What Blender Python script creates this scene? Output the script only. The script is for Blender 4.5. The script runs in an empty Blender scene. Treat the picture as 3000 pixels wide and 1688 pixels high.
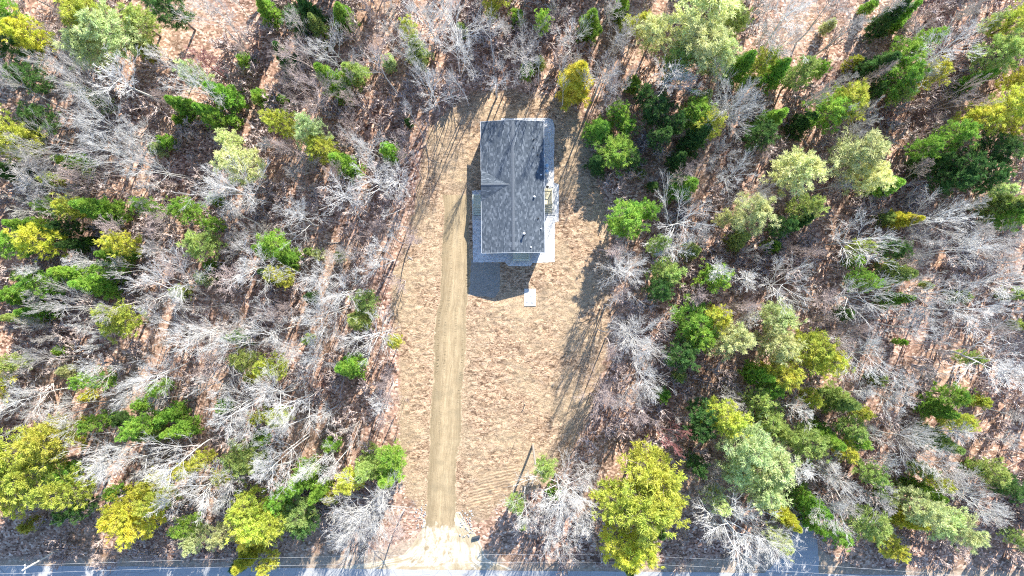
import bpy, math, random
import numpy as np
from mathutils import Vector
R = math.radians
# ------------------------------------------------------------------ camera, light, exposure
sc = bpy.context.scene
CAM_H = 97.0            # camera height above ground, metres
FPX = 2050.0            # focal length in pixels of a 3000 px wide frame
cam_d = bpy.data.cameras.new('camera'); cam = bpy.data.objects.new('camera', cam_d)
sc.collection.objects.link(cam); sc.camera = cam
cam.location = (0, 0, CAM_H); cam.rotation_euler = (0, 0, 0)
cam_d.sensor_width = 36; cam_d.lens = FPX / 3000 * 36
cam_d.clip_start = 1; cam_d.clip_end = 3000
SUN_EL, SUN_AZ = R(36), math.atan2(0.37, 0.93)      # azimuth from +Y towards +X
world = bpy.data.worlds.new("World"); sc.world = world; world.use_nodes = True
wn = world.node_tree; bg = wn.nodes['Background']
sky = wn.nodes.new('ShaderNodeTexSky'); sky.sky_type = 'NISHITA'; sky.sun_disc = False
sky.sun_elevation = SUN_EL; sky.sun_rotation = SUN_AZ; sky.ozone_density = 5.0; sky.air_density = 1.0; sky.dust_density = 0.3
wn.links.new(sky.outputs[0], bg.inputs[0]); bg.inputs[1].default_value = 0.15
sl = bpy.data.lights.new('sun', 'SUN'); sl.energy = 4.6; sl.angle = R(0.5); sl.color = (1, .955, .87)
sun = bpy.data.objects.new('sun', sl); sc.collection.objects.link(sun)
sdir = Vector((math.sin(SUN_AZ) * math.cos(SUN_EL), math.cos(SUN_AZ) * math.cos(SUN_EL), math.sin(SUN_EL)))
sun.rotation_euler = sdir.to_track_quat('Z', 'Y').to_euler(); sun.location = (30, 60, 90)
sc.view_settings.view_transform = 'Standard'; sc.view_settings.look = 'None'
sc.cycles.filter_width = 1.1
sc.cycles.use_denoising = False
sc.view_settings.exposure = 1.22; sc.view_settings.gamma = 1
sc.cycles.max_bounces = 5; sc.cycles.diffuse_bounces = 3; sc.cycles.transparent_max_bounces = 4

def P(px, py, z=0.0):
    """point at height z seen at reference pixel (px, py)"""
    k = (CAM_H - z) / FPX
    return ((px - 1500) * k, (844 - py) * k, z)
def P2(px, py, z=0.0): return P(px, py, z)[:2]

# ------------------------------------------------------------------ object helpers
col = sc.collection
def tag(o, label=None, cat=None, group=None, kind=None):
    if label: o['label'] = label
    if cat: o['category'] = cat
    if group: o['group'] = group
    if kind: o['kind'] = kind
    return o
def empty(name, loc=(0, 0, 0), rz=0):
    o = bpy.data.objects.new(name, None); col.objects.link(o)
    o.location = loc; o.rotation_euler = (0, 0, rz); o.empty_display_size = 0.3
    return o
def link_mesh(name, me, m=None, parent=None):
    if m is not None and not me.materials: me.materials.append(m)
    o = bpy.data.objects.new(name, me); col.objects.link(o)
    if parent: o.parent = parent
    return o
def np_mesh(name, V, F, smooth=False, uv=None):
    """V (n,3), F (m,k) with constant k"""
    V = np.asarray(V, np.float32).reshape(-1, 3); F = np.asarray(F, np.int32); k = F.shape[1]
    me = bpy.data.meshes.new(name); me.vertices.add(len(V)); me.vertices.foreach_set('co', V.ravel())
    me.loops.add(F.size); me.loops.foreach_set('vertex_index', F.ravel())
    me.polygons.add(len(F)); me.polygons.foreach_set('loop_start', np.arange(0, F.size, k, dtype=np.int32))
    me.polygons.foreach_set('loop_total', np.full(len(F), k, np.int32))
    if smooth: me.polygons.foreach_set('use_smooth', np.ones(len(F), bool))
    if uv is not None:
        l = me.uv_layers.new(name='UVMap'); l.data.foreach_set('uv', np.asarray(uv, np.float32)[F.ravel()].ravel())
    me.update(calc_edges=True); me.validate()
    return me
class MB:
    def __init__(s): s.v = []; s.f = []; s.uv = []
    def face(s, pts, uv=None):
        b = len(s.v); s.v += [tuple(p) for p in pts]; s.f.append(list(range(b, b + len(pts))))
        s.uv.append(uv or [(p[0], p[1]) for p in pts])
    def box(s, x0, x1, y0, y1, z0, z1):
        if x0 > x1: x0, x1 = x1, x0
        if y0 > y1: y0, y1 = y1, y0
        c = [(x0, y0, z0), (x1, y0, z0), (x1, y1, z0), (x0, y1, z0), (x0, y0, z1), (x1, y0, z1), (x1, y1, z1), (x0, y1, z1)]
        for q in ((0, 3, 2, 1), (4, 5, 6, 7), (0, 1, 5, 4), (1, 2, 6, 5), (2, 3, 7, 6), (3, 0, 4, 7)):
            p = [c[i] for i in q]
            if q in ((0, 1, 5, 4), (2, 3, 7, 6)): u = [(a[0], a[2]) for a in p]
            elif q in ((1, 2, 6, 5), (3, 0, 4, 7)): u = [(a[1], a[2]) for a in p]
            else: u = [(a[0], a[1]) for a in p]
            s.face(p, u)
    def tube(s, p0, p1, r0, r1=None, n=8, caps=True):
        r1 = r0 if r1 is None else r1
        p0 = Vector(p0); p1 = Vector(p1); d = (p1 - p0).normalized()
        a = d.orthogonal().normalized(); b = d.cross(a)
        A = [p0 + (a * math.cos(2 * math.pi * i / n) + b * math.sin(2 * math.pi * i / n)) * r0 for i in range(n)]
        B = [p1 + (a * math.cos(2 * math.pi * i / n) + b * math.sin(2 * math.pi * i / n)) * r1 for i in range(n)]
        for i in range(n): s.face([A[i], A[(i + 1) % n], B[(i + 1) % n], B[i]])
        if caps: s.face(A[::-1]); s.face(B)
    def lathe(s, c, prof, n=20):
        rings = [[(c[0] + r * math.cos(2 * math.pi * i / n), c[1] + r * math.sin(2 * math.pi * i / n), c[2] + z) for i in range(n)] for r, z in prof]
        for a, b in zip(rings, rings[1:]):
            for i in range(n): s.face([a[i], a[(i + 1) % n], b[(i + 1) % n], b[i]])
        s.face(rings[-1]); s.face(rings[0][::-1])
    def build(s, name, m, parent=None, smooth=False):
        me = bpy.data.meshes.new(name); me.from_pydata([tuple(v) for v in s.v], [], s.f)
        l = me.uv_layers.new(name='UVMap'); i = 0
        for u in s.uv:
            for q in u: l.data[i].uv = q; i += 1
        if smooth:
            for p in me.polygons: p.use_smooth = True
        return link_mesh(name, me, m, parent)

# ------------------------------------------------------------------ materials
class NT:
    def __init__(s, name, rough=0.85, spec=0.2):
        s.m = bpy.data.materials.new(name); s.m.use_nodes = True; s.t = s.m.node_tree
        s.b = s.t.nodes['Principled BSDF']; s.b.inputs['Roughness'].default_value = rough
        s.b.inputs['Specular IOR Level'].default_value = spec
        s.tc = s.t.nodes.new('ShaderNodeTexCoord'); s.obj = s.tc.outputs['Object']; s.uv = s.tc.outputs['UV']
    def n(s, t): return s.t.nodes.new(t)
    def l(s, a, b): s.t.links.new(a, b)
    def setc(s, sock, v):
        if isinstance(v, bpy.types.NodeSocket): s.l(v, sock)
        elif v is not None:
            if isinstance(v, (tuple, list)) and len(v) == 3 and sock.type == 'RGBA': v = (*v, 1)
            sock.default_value = v
    def map(s, src, scale=(1, 1, 1), rot=(0, 0, 0), loc=(0, 0, 0)):
        m = s.n('ShaderNodeMapping'); s.l(src, m.inputs[0]); m.inputs['Scale'].default_value = scale
        m.inputs['Rotation'].default_value = rot; m.inputs['Location'].default_value = loc; return m.outputs[0]
    def noise(s, src, scale, detail=3, rough=.55, dist=0):
        n = s.n('ShaderNodeTexNoise'); s.l(src, n.inputs['Vector']); n.inputs['Scale'].default_value = scale
        n.inputs['Detail'].default_value = detail; n.inputs['Roughness'].default_value = rough; n.inputs['Distortion'].default_value = dist
        return n.outputs['Fac']
    def vor(s, src, scale, out='Color', feat='F1'):
        n = s.n('ShaderNodeTexVoronoi'); n.feature = feat; s.l(src, n.inputs['Vector']); n.inputs['Scale'].default_value = scale
        return n.outputs[out]
    def ramp(s, fac, stops, interp='LINEAR'):
        r = s.n('ShaderNodeValToRGB'); r.color_ramp.interpolation = interp; e = r.color_ramp.elements
        while len(e) < len(stops): e.new(.5)
        for i, (p, c) in enumerate(stops):
            e[i].position = p; e[i].color = (*c, 1) if isinstance(c, (tuple, list)) else (c, c, c, 1)
        s.l(fac, r.inputs[0]); return r.outputs[0]
    def mix(s, fac, a, b, mode='MIX'):
        x = s.n('ShaderNodeMix'); x.data_type = 'RGBA'; x.blend_type = mode
        s.setc(x.inputs['Factor'], fac); s.setc(x.inputs['A'], a); s.setc(x.inputs['B'], b) if False else None
        x2 = [i for i in x.inputs if i.type == 'RGBA']; s.setc(x2[0], a); s.setc(x2[1], b)
        s.setc(x.inputs[0], fac)
        return [o for o in x.outputs if o.type == 'RGBA'][0]
    def math(s, op, a, b=None, clamp=False):
        m = s.n('ShaderNodeMath'); m.operation = op; m.use_clamp = clamp; s.setc(m.inputs[0], a)
        if b is not None: s.setc(m.inputs[1], b)
        return m.outputs[0]
    def attr(s, name):
        a = s.n('ShaderNodeAttribute'); a.attribute_name = name; return a.outputs['Fac']
    def bump(s, h, strength=.5, dist=.05):
        b = s.n('ShaderNodeBump'); b.inputs['Strength'].default_value = strength; b.inputs['Distance'].default_value = dist
        s.l(h, b.inputs['Height']); s.l(b.outputs[0], s.b.inputs['Normal'])
    def base(s, c): s.setc(s.b.inputs['Base Color'], c); return s.m

def mat_flat(name, c, rough=.6, var=.12, scale=6, metal=0, spec=.4):
    t = NT(name, rough, spec); t.b.inputs['Metallic'].default_value = metal
    f = t.noise(t.obj, scale, 4)
    lo = tuple(x * (1 - var) for x in c); hi = tuple(min(1, x * (1 + var)) for x in c)
    return t.base(t.ramp(f, [(.3, lo), (.7, hi)]))

def mat_ground():
    t = NT('forest_floor_and_clearing', .95, .05); o = t.obj
    # leaf litter
    leaf = t.vor(t.map(o, (1, 1.4, 1), (0, 0, .5)), 3.2); sepl = t.n('ShaderNodeSeparateColor'); t.l(leaf, sepl.inputs[0])
    big = t.noise(o, .09, 3); mid = t.noise(o, .55, 4, .6)
    litter = t.ramp(sepl.outputs[0], [(0, (.10, .054, .04)), (.3, (.28, .155, .115)), (.62, (.48, .295, .22)), (.85, (.64, .44, .335)), (1, (.85, .66, .53))])
    litter = t.mix(t.ramp(big, [(.35, 0.0), (.65, .4)]), litter, (.50, .35, .22), 'MIX')
    dirt = t.ramp(mid, [(.34, .55), (.52, 1.0), (.7, 1.12)])
    litter = t.mix(1.0, litter, dirt, 'MULTIPLY')
    # straw covered clearing
    w = t.noise(t.map(o, (1, 1, 1), (0, 0, .5)), .7, 2)
    st = t.noise(t.map(o, (1.0, 2.1, 1), (0, 0, .6)), 1.35, 6, .78, 1.1)
    fine = t.noise(t.map(o, (1, 1.7, 1), (0, 0, -.4)), 7.5, 3, .7, .6)
    straw = t.ramp(st, [(.39, (.095, .058, .038)), (.46, (.27, .175, .11)), (.525, (.48, .33, .215)), (.62, (.69, .505, .345))])
    straw = t.mix(t.ramp(t.noise(o, .16, 3), [(.4, 0.), (.62, .6)]), straw, (.46, .355, .225))
    straw = t.mix(t.ramp(t.noise(o, .33, 4, .6), [(.56, 0.), (.72, .5)]), straw, (.30, .22, .145))
    straw = t.mix(1.0, straw, t.ramp(fine, [(.38, .5), (.5, 1.0), (.65, 1.22)]), 'MULTIPLY')
    a = t.attr('clear'); a2 = t.math('ADD', a, t.math('MULTIPLY', t.math('SUBTRACT', t.noise(o, .9, 5, .65), .5), 1.1))
    m = t.ramp(a2, [(.42, 0), (.62, 1)])
    c = t.mix(m, litter, straw)
    # harrowed strips
    wv = t.n('ShaderNodeTexWave'); wv.wave_type = 'BANDS'; wv.bands_direction = 'Y'
    t.l(t.map(o, (1, 1, 1), (0, 0, R(-13))), wv.inputs['Vector']); wv.inputs['Scale'].default_value = .75
    wv.inputs['Distortion'].default_value = 3.2; wv.inputs['Detail'].default_value = 3; wv.inputs['Detail Scale'].default_value = 2
    till = t.attr('till')
    wf = t.ramp(t.mix(.35, wv.outputs['Fac'], t.noise(o, 5, 3)), [(.2, (.25, .17, .105)), (.75, (.52, .39, .25))])
    c = t.mix(t.math('MULTIPLY', till, t.ramp(t.noise(o, .8, 4, .6), [(.38, 0.15), (.55, .95)])), c, wf)
    # sand thrown out beside the road
    sa = t.math('ADD', t.attr('sand'), t.math('MULTIPLY', t.math('SUBTRACT', t.noise(o, .7, 5, .6), .5), .9))
    sand = t.ramp(t.noise(o, 3, 5, .7), [(.3, (.27, .21, .155)), (.6, (.47, .39, .29))])
    c = t.mix(t.ramp(sa, [(.5, 0), (.8, .75)]), c, sand)
    h = t.math('ADD', t.math('MULTIPLY', st, m), t.math('MULTIPLY', sepl.outputs[1], .25))
    h = t.math('ADD', h, t.math('MULTIPLY', t.math('MULTIPLY', wv.outputs['Fac'], till), .3))
    h = t.math('ADD', h, t.math('MULTIPLY', mid, .5))
    t.bump(h, .7, .09)
    return t.base(c)

def mat_driveway():
    t = NT('packed_tan_dirt', .95, .05); o = t.obj; uv = t.uv   # uv: u 0..1 across, v metres along
    c = t.ramp(t.noise(t.map(uv, (9, .12, 1)), 2.2, 5, .65, .3), [(.3, (.27, .195, .11)), (.5, (.40, .30, .175)), (.7, (.53, .41, .25))])
    c = t.mix(.35, c, t.ramp(t.noise(o, 1.1, 5, .65), [(.3, (.26, .20, .125)), (.7, (.46, .37, .24))]))
    sx = t.n('ShaderNodeSeparateXYZ'); t.l(uv, sx.inputs[0]); u = sx.outputs[0]; v = sx.outputs[1]
    wob = t.math('MULTIPLY', t.math('SUBTRACT', t.noise(t.map(uv, (0, .08, 1)), 1.5, 2), .5), .16)
    u2 = t.math('ADD', u, wob)
    bands = t.ramp(u2, [(.0, 0), (.05, 1), (.13, 1), (.17, 0), (.27, 0), (.30, .8), (.36, .8), (.4, 0), (.60, 0), (.64, .5), (.69, .5), (.73, 0), (.84, 0), (.88, 1), (.95, 1), (.99, 0)])
    fade = t.ramp(t.noise(t.map(uv, (5, .07, 1)), 2.0, 3), [(.42, 0), (.6, 1)])
    near = t.ramp(t.math('DIVIDE', v, 45), [(0, .9), (.5, 1), (.75, .3), (1, .25)])
    tick = t.math('SINE', t.math('MULTIPLY', t.math('ADD', v, t.math('MULTIPLY', t.noise(o, .8, 3), 1.4)), 16.0)); tick = t.ramp(tick, [(.35, 0), (.8, 1)])
    tm = t.math('MULTIPLY', t.math('MULTIPLY', t.math('MULTIPLY', bands, fade), near), tick)
    tm = t.math('MULTIPLY', tm, t.ramp(t.noise(o, 1.3, 3), [(.4, .05), (.6, 1)]))
    c = t.mix(t.math('MULTIPLY', tm, .95), c, (.10, .08, .05))
    prof = t.ramp(u2, [(0, .72), (.16, .80), (.30, .92), (.46, 1.16), (.60, .98), (.72, 1.10), (.86, .90), (1, .74)])
    c = t.mix(t.math('MULTIPLY', t.ramp(t.noise(t.map(uv, (1, .06, 1)), 1.3, 2), [(.3, .55), (.6, 1)]), 1.0), c, t.mix(1., c, prof, 'MULTIPLY'))
    # thin ruts
    rut = t.ramp(t.noise(t.map(uv, (26, .1, 1)), 1.0, 3, .6), [(.60, 0), (.68, 1)])
    c = t.mix(t.math('MULTIPLY', rut, .5), c, (.20, .155, .10))
    ed = t.math('ADD', t.math('MULTIPLY', t.math('ABSOLUTE', t.math('SUBTRACT', u, .5)), 2.0), t.math('MULTIPLY', t.math('SUBTRACT', t.noise(o, 1.0, 5, .7), .5), .55))
    c = t.mix(t.ramp(ed, [(.93, 0), (1.02, .85)]), c, t.ramp(t.noise(o, 2.4, 5, .75), [(.38, (.25, .17, .10)), (.5, (.52, .38, .24)), (.62, (.68, .54, .37))]))
    c = t.mix(t.math('MULTIPLY', t.ramp(t.noise(o, .45, 4, .6), [(.52, 0), (.64, .45)]), 1.0), c, (.25, .20, .125))
    pl = t.math('ADD', t.attr('pale'), t.math('MULTIPLY', t.math('SUBTRACT', t.noise(t.map(uv, (5, .5, 1)), 1.4, 5, .65), .5), 1.3))
    c = t.mix(t.ramp(pl, [(.45, 0), (.62, .92)]), c, t.ramp(t.noise(o, 2.5, 5, .7), [(.3, (.42, .34, .23)), (.6, (.68, .61, .48))]))
    sp = t.ramp(t.noise(o, 13, 2, .6), [(.25, .8), (.6, 1.06)])
    c = t.mix(1., c, sp, 'MULTIPLY')
    t.bump(t.math('ADD', t.noise(o, 5, 5, .7), t.math('MULTIPLY', tm, -.9)), .5, .05)
    return t.base(c)

def mat_apron():
    t = NT('pale_crushed_stone_and_sand', .95, .05); o = t.obj; uv = t.uv
    f = t.noise(t.map(uv, (14, .22, 1)), 1.6, 6, .7, .35)
    g = t.noise(o, .42, 4, .6, .3)
    c = t.ramp(f, [(.35, (.38, .31, .20)), (.5, (.60, .53, .40)), (.66, (.84, .79, .68))])
    c = t.mix(t.ramp(g, [(.50, 0), (.58, .9)]), c, t.ramp(f, [(.35, (.33, .26, .165)), (.65, (.52, .425, .28))]))
    fl = t.attr('flow')          # dark tyre fans toward the road
    c = t.mix(t.math('MULTIPLY', fl, t.ramp(f, [(.4, .95), (.6, .35)])), c, (.38, .30, .19))
    t.bump(t.noise(o, 6, 4, .7), .5, .04)
    return t.base(c)

def mat_road():
    t = NT('weathered_grey_asphalt', .9, .15); o = t.obj
    c = t.ramp(t.noise(o, 9, 5, .75), [(.3, (.33, .33, .335)), (.7, (.47, .465, .455))])
    c = t.mix(t.ramp(t.noise(t.map(o, (.15, 2, 1)), 1.2, 3), [(.45, 0), (.7, .4)]), c, (.55, .54, .5))
    cr = t.ramp(t.vor(o, .35, 'Distance', 'DISTANCE_TO_EDGE'), [(0, 1), (.012, 0)])
    c = t.mix(t.math('MULTIPLY', cr, .5), c, (.1, .1, .1))
    t.bump(t.noise(o, 30, 2), .3, .01)
    return t.base(c)

def mat_gravel(name, lo, mi, hi, sc_=9):
    t = NT(name, .9, .1); o = t.obj
    v = t.vor(o, sc_); s = t.n('ShaderNodeSeparateColor'); t.l(v, s.inputs[0])
    c = t.ramp(s.outputs[0], [(0, lo), (.35, mi), (1, hi)])
    c = t.mix(.3, c, t.ramp(t.noise(o, 1.5, 4), [(.3, mi), (.7, hi)]))
    t.bump(t.vor(o, sc_, 'Distance'), .8, .06)
    return t.base(c)

def mat_shingle():
    t = NT('grey_asphalt_shingles', .9, .12); uv = t.uv       # uv: u along the courses, v up the slope, metres
    sx = t.n('ShaderNodeSeparateXYZ'); t.l(uv, sx.inputs[0])
    row = t.math('FLOOR', t.math('MULTIPLY', sx.outputs[1], 6.3)); cx = t.n('ShaderNodeCombineXYZ')
    t.l(t.math('FLOOR', t.math('ADD', t.math('MULTIPLY', sx.outputs[0], 2.9), t.math('MULTIPLY', t.math('FRACT', t.math('MULTIPLY', row, 3.618)), 7.3))), cx.inputs[0]); t.l(row, cx.inputs[1])
    vb = t.n('ShaderNodeTexWhiteNoise'); vb.noise_dimensions = '2D'; t.l(cx.outputs[0], vb.inputs[0]); sb = t.n('ShaderNodeSeparateColor'); t.l(vb.outputs['Color'], sb.inputs[0])
    c = t.ramp(sb.outputs[0], [(0, (.056, .069, .085)), (.5, (.082, .098, .116)), (.8, (.108, .125, .145)), (1, (.165, .186, .208))])
    fr = t.math('FRACT', t.math('MULTIPLY', sx.outputs[1], 6.3))
    c = t.mix(1., c, t.ramp(fr, [(0, .8), (.2, 1.0), (1, 1.0)]), 'MULTIPLY')
    c = t.mix(1., c, t.ramp(t.noise(t.obj, 22, 3, .8), [(.3, .65), (.7, 1.4)]), 'MULTIPLY')
    c = t.mix(1., c, t.ramp(t.noise(t.obj, .35, 3), [(.3, .96), (.7, 1.04)]), 'MULTIPLY')
    t.bump(t.noise(t.obj, 14, 3, .7), .3, .02)
    return t.base(c)

def mat_siding():
    t = NT('grey_vinyl_siding', .55, .35)
    s = t.n('ShaderNodeSeparateXYZ'); t.l(t.obj, s.inputs[0])
    w = t.math('FRACT', t.math('MULTIPLY', s.outputs[2], 8))
    c = t.ramp(w, [(0, (.16, .19, .22)), (.1, (.30, .34, .38)), (1, (.33, .37, .41))])
    t.bump(w, .4, .02); return t.base(c)

def mat_wood(name, a, b_):
    t = NT(name, .8, .2); f = t.noise(t.map(t.obj, (1, 6, 6)), 3, 4, .6)
    return t.base(t.ramp(f, [(.3, a), (.7, b_)]))

def mat_bark():
    t = NT('bark_of_bare_trees', .9, .1)
    oi = t.n('ShaderNodeObjectInfo'); f = t.noise(t.obj, 1.7, 4, .7)
    c = t.mix(1., oi.outputs['Color'], t.ramp(f, [(.3, .72), (.65, 1.12)]), 'MULTIPLY')
    return t.base(c)

def mat_needles():
    t = NT('evergreen_needles', .7, .15)
    oi = t.n('ShaderNodeObjectInfo')
    big = t.noise(t.obj, .55, 2); f = t.noise(t.obj, 3.2, 3, .7)
    hs = t.n('ShaderNodeHueSaturation'); t.l(oi.outputs['Color'], hs.inputs['Color'])
    t.l(t.ramp(big, [(.3, .488), (.7, .530)]), hs.inputs['Hue']); t.l(t.ramp(f, [(.35, 1.0), (.7, .92)]), hs.inputs['Saturation'])   # greener to yellower sprays
    t.l(t.ramp(f, [(.3, .72), (.55, 1.15), (.75, 1.4)]), hs.inputs['Value'])
    t.base(hs.outputs[0])
    tr = t.n('ShaderNodeBsdfTranslucent'); t.l(hs.outputs[0], tr.inputs[0])
    mx = t.n('ShaderNodeMixShader'); mx.inputs[0].default_value = .38
    out = t.t.nodes['Material Output']; t.l(t.b.outputs[0], mx.inputs[1]); t.l(tr.outputs[0], mx.inputs[2]); t.l(mx.outputs[0], out.inputs[0])
    return t.m

M = dict(
    ground=mat_ground(), drive=mat_driveway(), apron=mat_apron(), road=mat_road(), shingle=mat_shingle(), siding=mat_siding(),
    gravel=mat_gravel('pale_crushed_gravel', (.30, .30, .30), (.55, .55, .54), (.82, .81, .78), 7),
    pad=mat_gravel('packed_grey_gravel', (.22, .20, .17), (.27, .25, .21), (.34, .31, .27), 5),
    conc=mat_flat('pale_concrete', (.60, .585, .54), .85, .22, 2.2, 0, .15),
    found=mat_flat('foundation_concrete', (.42, .42, .41), .9, .1, 3, 0, .1),
    white=mat_flat('white_paint', (.80, .80, .78), .45, .04),
    trim=mat_flat('pale_roof_edge_metal', (.55, .57, .58), .5, .05),
    cap=mat_flat('weathered_ridge_cap', (.115, .13, .148), .85, .16, 9, 0, .15),
    ptwood=mat_wood('pressure_treated_lumber', (.66, .66, .50), (.80, .80, .64)),
    palewood=mat_wood('pale_new_lumber', (.60, .53, .34), (.78, .72, .53)),
    black=mat_flat('black_rubber_boot', (.02, .02, .022), .6),
    glass=mat_flat('dark_window_glass', (.03, .04, .05), .08, .1, 2, 0, .8),
    steel=mat_flat('galvanised_steel', (.5, .51, .52), .4, .08, 6, .6),
    tank=mat_flat('white_tank_enamel', (.74, .78, .80), .35, .03),
    tanklid=mat_flat('shade_blue_tank_lid', (.38, .60, .80), .4, .05),  # white lid, the blue of its shade painted into the colour
    pole=mat_wood('weathered_pole_wood', (.26, .22, .18), (.42, .37, .31)),
    palepole=mat_wood('bleached_pole_wood', (.5, .48, .44), (.72, .69, .63)),
    wire=mat_flat('aluminium_wire', (.62, .62, .62), .5, .05),
    red=mat_flat('red_marker_plastic', (.7, .03, .03), .5), yellow=mat_flat('yellow_plastic_pipe', (.85, .55, .02), .5),
    rock=mat_gravel('grey_granite', (.22, .22, .22), (.38, .38, .38), (.5, .5, .48), 3),
    rip=mat_flat('white_riprap_stone', (.42, .41, .39), .9, .45, 4, 0, .1),
    darkrock=mat_flat('dark_culvert_plastic', (.05, .06, .07), .6),
    bark=mat_bark(), needles=mat_needles(),
    logm=mat_flat('dead_log_bark', (.42, .36, .31), .95, .2, 5, 0, .05),
    door=mat_flat('white_door_paint', (.7, .7, .68), .5, .03),
)

# ------------------------------------------------------------------ setting sheets
def inside(poly, X, Y):
    c = np.zeros(X.shape, bool); n = len(poly)
    for i in range(n):
        x1, y1 = poly[i]; x2, y2 = poly[(i + 1) % n]
        if y1 == y2: continue
        k = ((y1 > Y) != (y2 > Y)) & (X < (x2 - x1) * (Y - y1) / (y2 - y1) + x1); c ^= k
    return c
def dist_poly(poly, X, Y, closed=True):
    d = np.full(X.shape, 1e9); n = len(poly)
    for i in range(n if closed else n - 1):
        x1, y1 = poly[i]; x2, y2 = poly[(i + 1) % n]; dx, dy = x2 - x1, y2 - y1
        t = np.clip(((X - x1) * dx + (Y - y1) * dy) / (dx * dx + dy * dy + 1e-9), 0, 1)
        d = np.minimum(d, np.hypot(X - x1 - t * dx, Y - y1 - t * dy))
    return d
def sdf(poly, X, Y):
    return np.where(inside(poly, X, Y), 1, -1) * dist_poly(poly, X, Y)
def wpoly(pts): return [P2(*p) for p in pts]
def densify(poly, step, amp, rng, closed=True):
    out = []; n = len(poly)
    for i in range(n if closed else n - 1):
        (x1, y1), (x2, y2) = poly[i], poly[(i + 1) % n]; L = math.hypot(x2 - x1, y2 - y1); k = max(1, int(L / step))
        for j in range(k):
            f = j / k; w = amp if j else 0
            out.append((x1 + (x2 - x1) * f + rng.uniform(-w, w), y1 + (y2 - y1) * f + rng.uniform(-w, w)))
    return out
def add_attr(me, name, vals):
    a = me.attributes.new(name, 'FLOAT', 'POINT'); a.data.foreach_set('value', np.asarray(vals, np.float32).ravel())
def grid(x0, x1, y0, y1, step):
    xs = np.arange(x0, x1 + step, step); ys = np.arange(y0, y1 + step, step)
    X, Y = np.meshgrid(xs, ys); nx, ny = len(xs), len(ys)
    i = np.arange((ny - 1) * (nx - 1)); r = i // (nx - 1); c = i % (nx - 1); a = r * nx + c
    return X, Y, np.stack([a, a + 1, a + nx + 1, a + nx], 1)

CLEAR = wpoly([(1335, 300), (1380, 268), (1480, 262), (1560, 268), (1640, 290), (1700, 330), (1730, 430), (1765, 560), (1785, 700),
               (1795, 850), (1790, 1000), (1750, 1150), (1700, 1290), (1650, 1370), (1570, 1440), (1470, 1480), (1420, 1530), (1385, 1530),
               (1330, 1500), (1240, 1500), (1190, 1460), (1172, 1380), (1168, 1250), (1170, 1100), (1160, 1000), (1140, 900), (1150, 800),
               (1185, 700), (1215, 600), (1225, 500), (1245, 400), (1285, 345)])
TILL = wpoly([(1405, 1400), (1500, 1355), (1520, 1372), (1490, 1440), (1400, 1490), (1368, 1480), (1375, 1440)])
SHOULDER = wpoly([(-900, 1618), (0, 1625), (600, 1632), (1080, 1610), (1240, 1560), (1390, 1570), (1480, 1640), (1900, 1652), (2290, 1600), (2330, 1520), (2385, 1520), (2395, 1600),
                  (2500, 1655), (3900, 1690), (3900, 1900), (-900, 1900)])
# forest floor, one sheet reaching far past the frame
X, Y, F = grid(-120, 120, -90, 90, .75)
V = np.stack([X, Y, np.zeros_like(X)], -1).reshape(-1, 3)
# skirt to the horizon
n0 = len(V); B = 1500.0
ring_in = [(-120, -90), (120, -90), (120, 90), (-120, 90)]
x1, y1 = X.max(), Y.max()
ring_in = [(-120, -90), (x1, -90), (x1, y1), (-120, y1)]; ring_out = [(-B, -B), (B, -B), (B, B), (-B, B)]
V = np.vstack([V, [(a, b, 0) for a, b in ring_in + ring_out]])
F = np.vstack([F, [[n0 + i, n0 + 4 + i, n0 + 4 + (i + 1) % 4, n0 + (i + 1) % 4] for i in range(4)]])
me = np_mesh('forest_floor', V, F[:, ::1])
s = np.clip(.5 + sdf(SHOULDER, V[:, 0], V[:, 1]) / 3.0, 0, 1)
add_attr(me, 'sand', s)
tag(link_mesh('forest_floor', me, M['ground']), kind='structure')
# clearing sheet, faded into the litter by its attribute
X, Y, F = grid(-20, 16, -36, 30, .21)
sd = sdf(CLEAR, X.ravel(), Y.ravel())
keep = (sd[F] > -3.0).all(1); F = F[keep]; used = np.unique(F); rm = np.full(X.size, -1); rm[used] = np.arange(len(used))
def vnoise(x, y, sc_, seed):
    g = np.random.RandomState(seed).rand(256, 256); x = x / sc_ + 90; y = y / sc_ + 90; i = np.floor(x).astype(int); j = np.floor(y).astype(int)
    u = x - i; v = y - j; u = u * u * (3 - 2 * u); v = v * v * (3 - 2 * v); i %= 256; j %= 256; i1 = (i + 1) % 256; j1 = (j + 1) % 256
    return (g[i, j] * (1 - u) + g[i1, j] * u) * (1 - v) + (g[i, j1] * (1 - u) + g[i1, j1] * u) * v
DRV = wpoly([(1290, 560), (1470, 560), (1470, 335), (1645, 335), (1645, 790), (1575, 790), (1575, 900), (1530, 900), (1530, 870), (1385, 880), (1372, 1100), (1345, 1500), (1480, 1680), (1000, 1680), (1230, 1540), (1255, 1250), (1280, 800)])
xr, yr = X.ravel(), Y.ravel(); a_, b2_ = xr * .83 + yr * .56, (-xr * .56 + yr * .83) * 1.7
hh = .5 * np.abs(vnoise(a_, b2_, .9, 1) * 2 - 1) + .5 * vnoise(a_, b2_, .45, 2) + .35 * vnoise(xr, yr, .24, 3) + .5 * vnoise(xr, yr, 2.6, 4) - .25
fd = np.clip(-sdf(DRV, xr, yr) / 1.0, 0, 1) * np.clip((sd - .2) / 1.5, 0, 1)
V = np.stack([xr, yr, .004 + np.maximum(hh, 0) * .26 * fd], 1)[used]; F = rm[F]
me = np_mesh('yard_clearing', V, F)
add_attr(me, 'clear', np.clip(.5 + sd[used] / 3.0, 0, 1)); add_attr(me, 'till', np.clip(.3 + sdf(TILL, V[:, 0], V[:, 1]) / 1.2, 0, 1))
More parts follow.
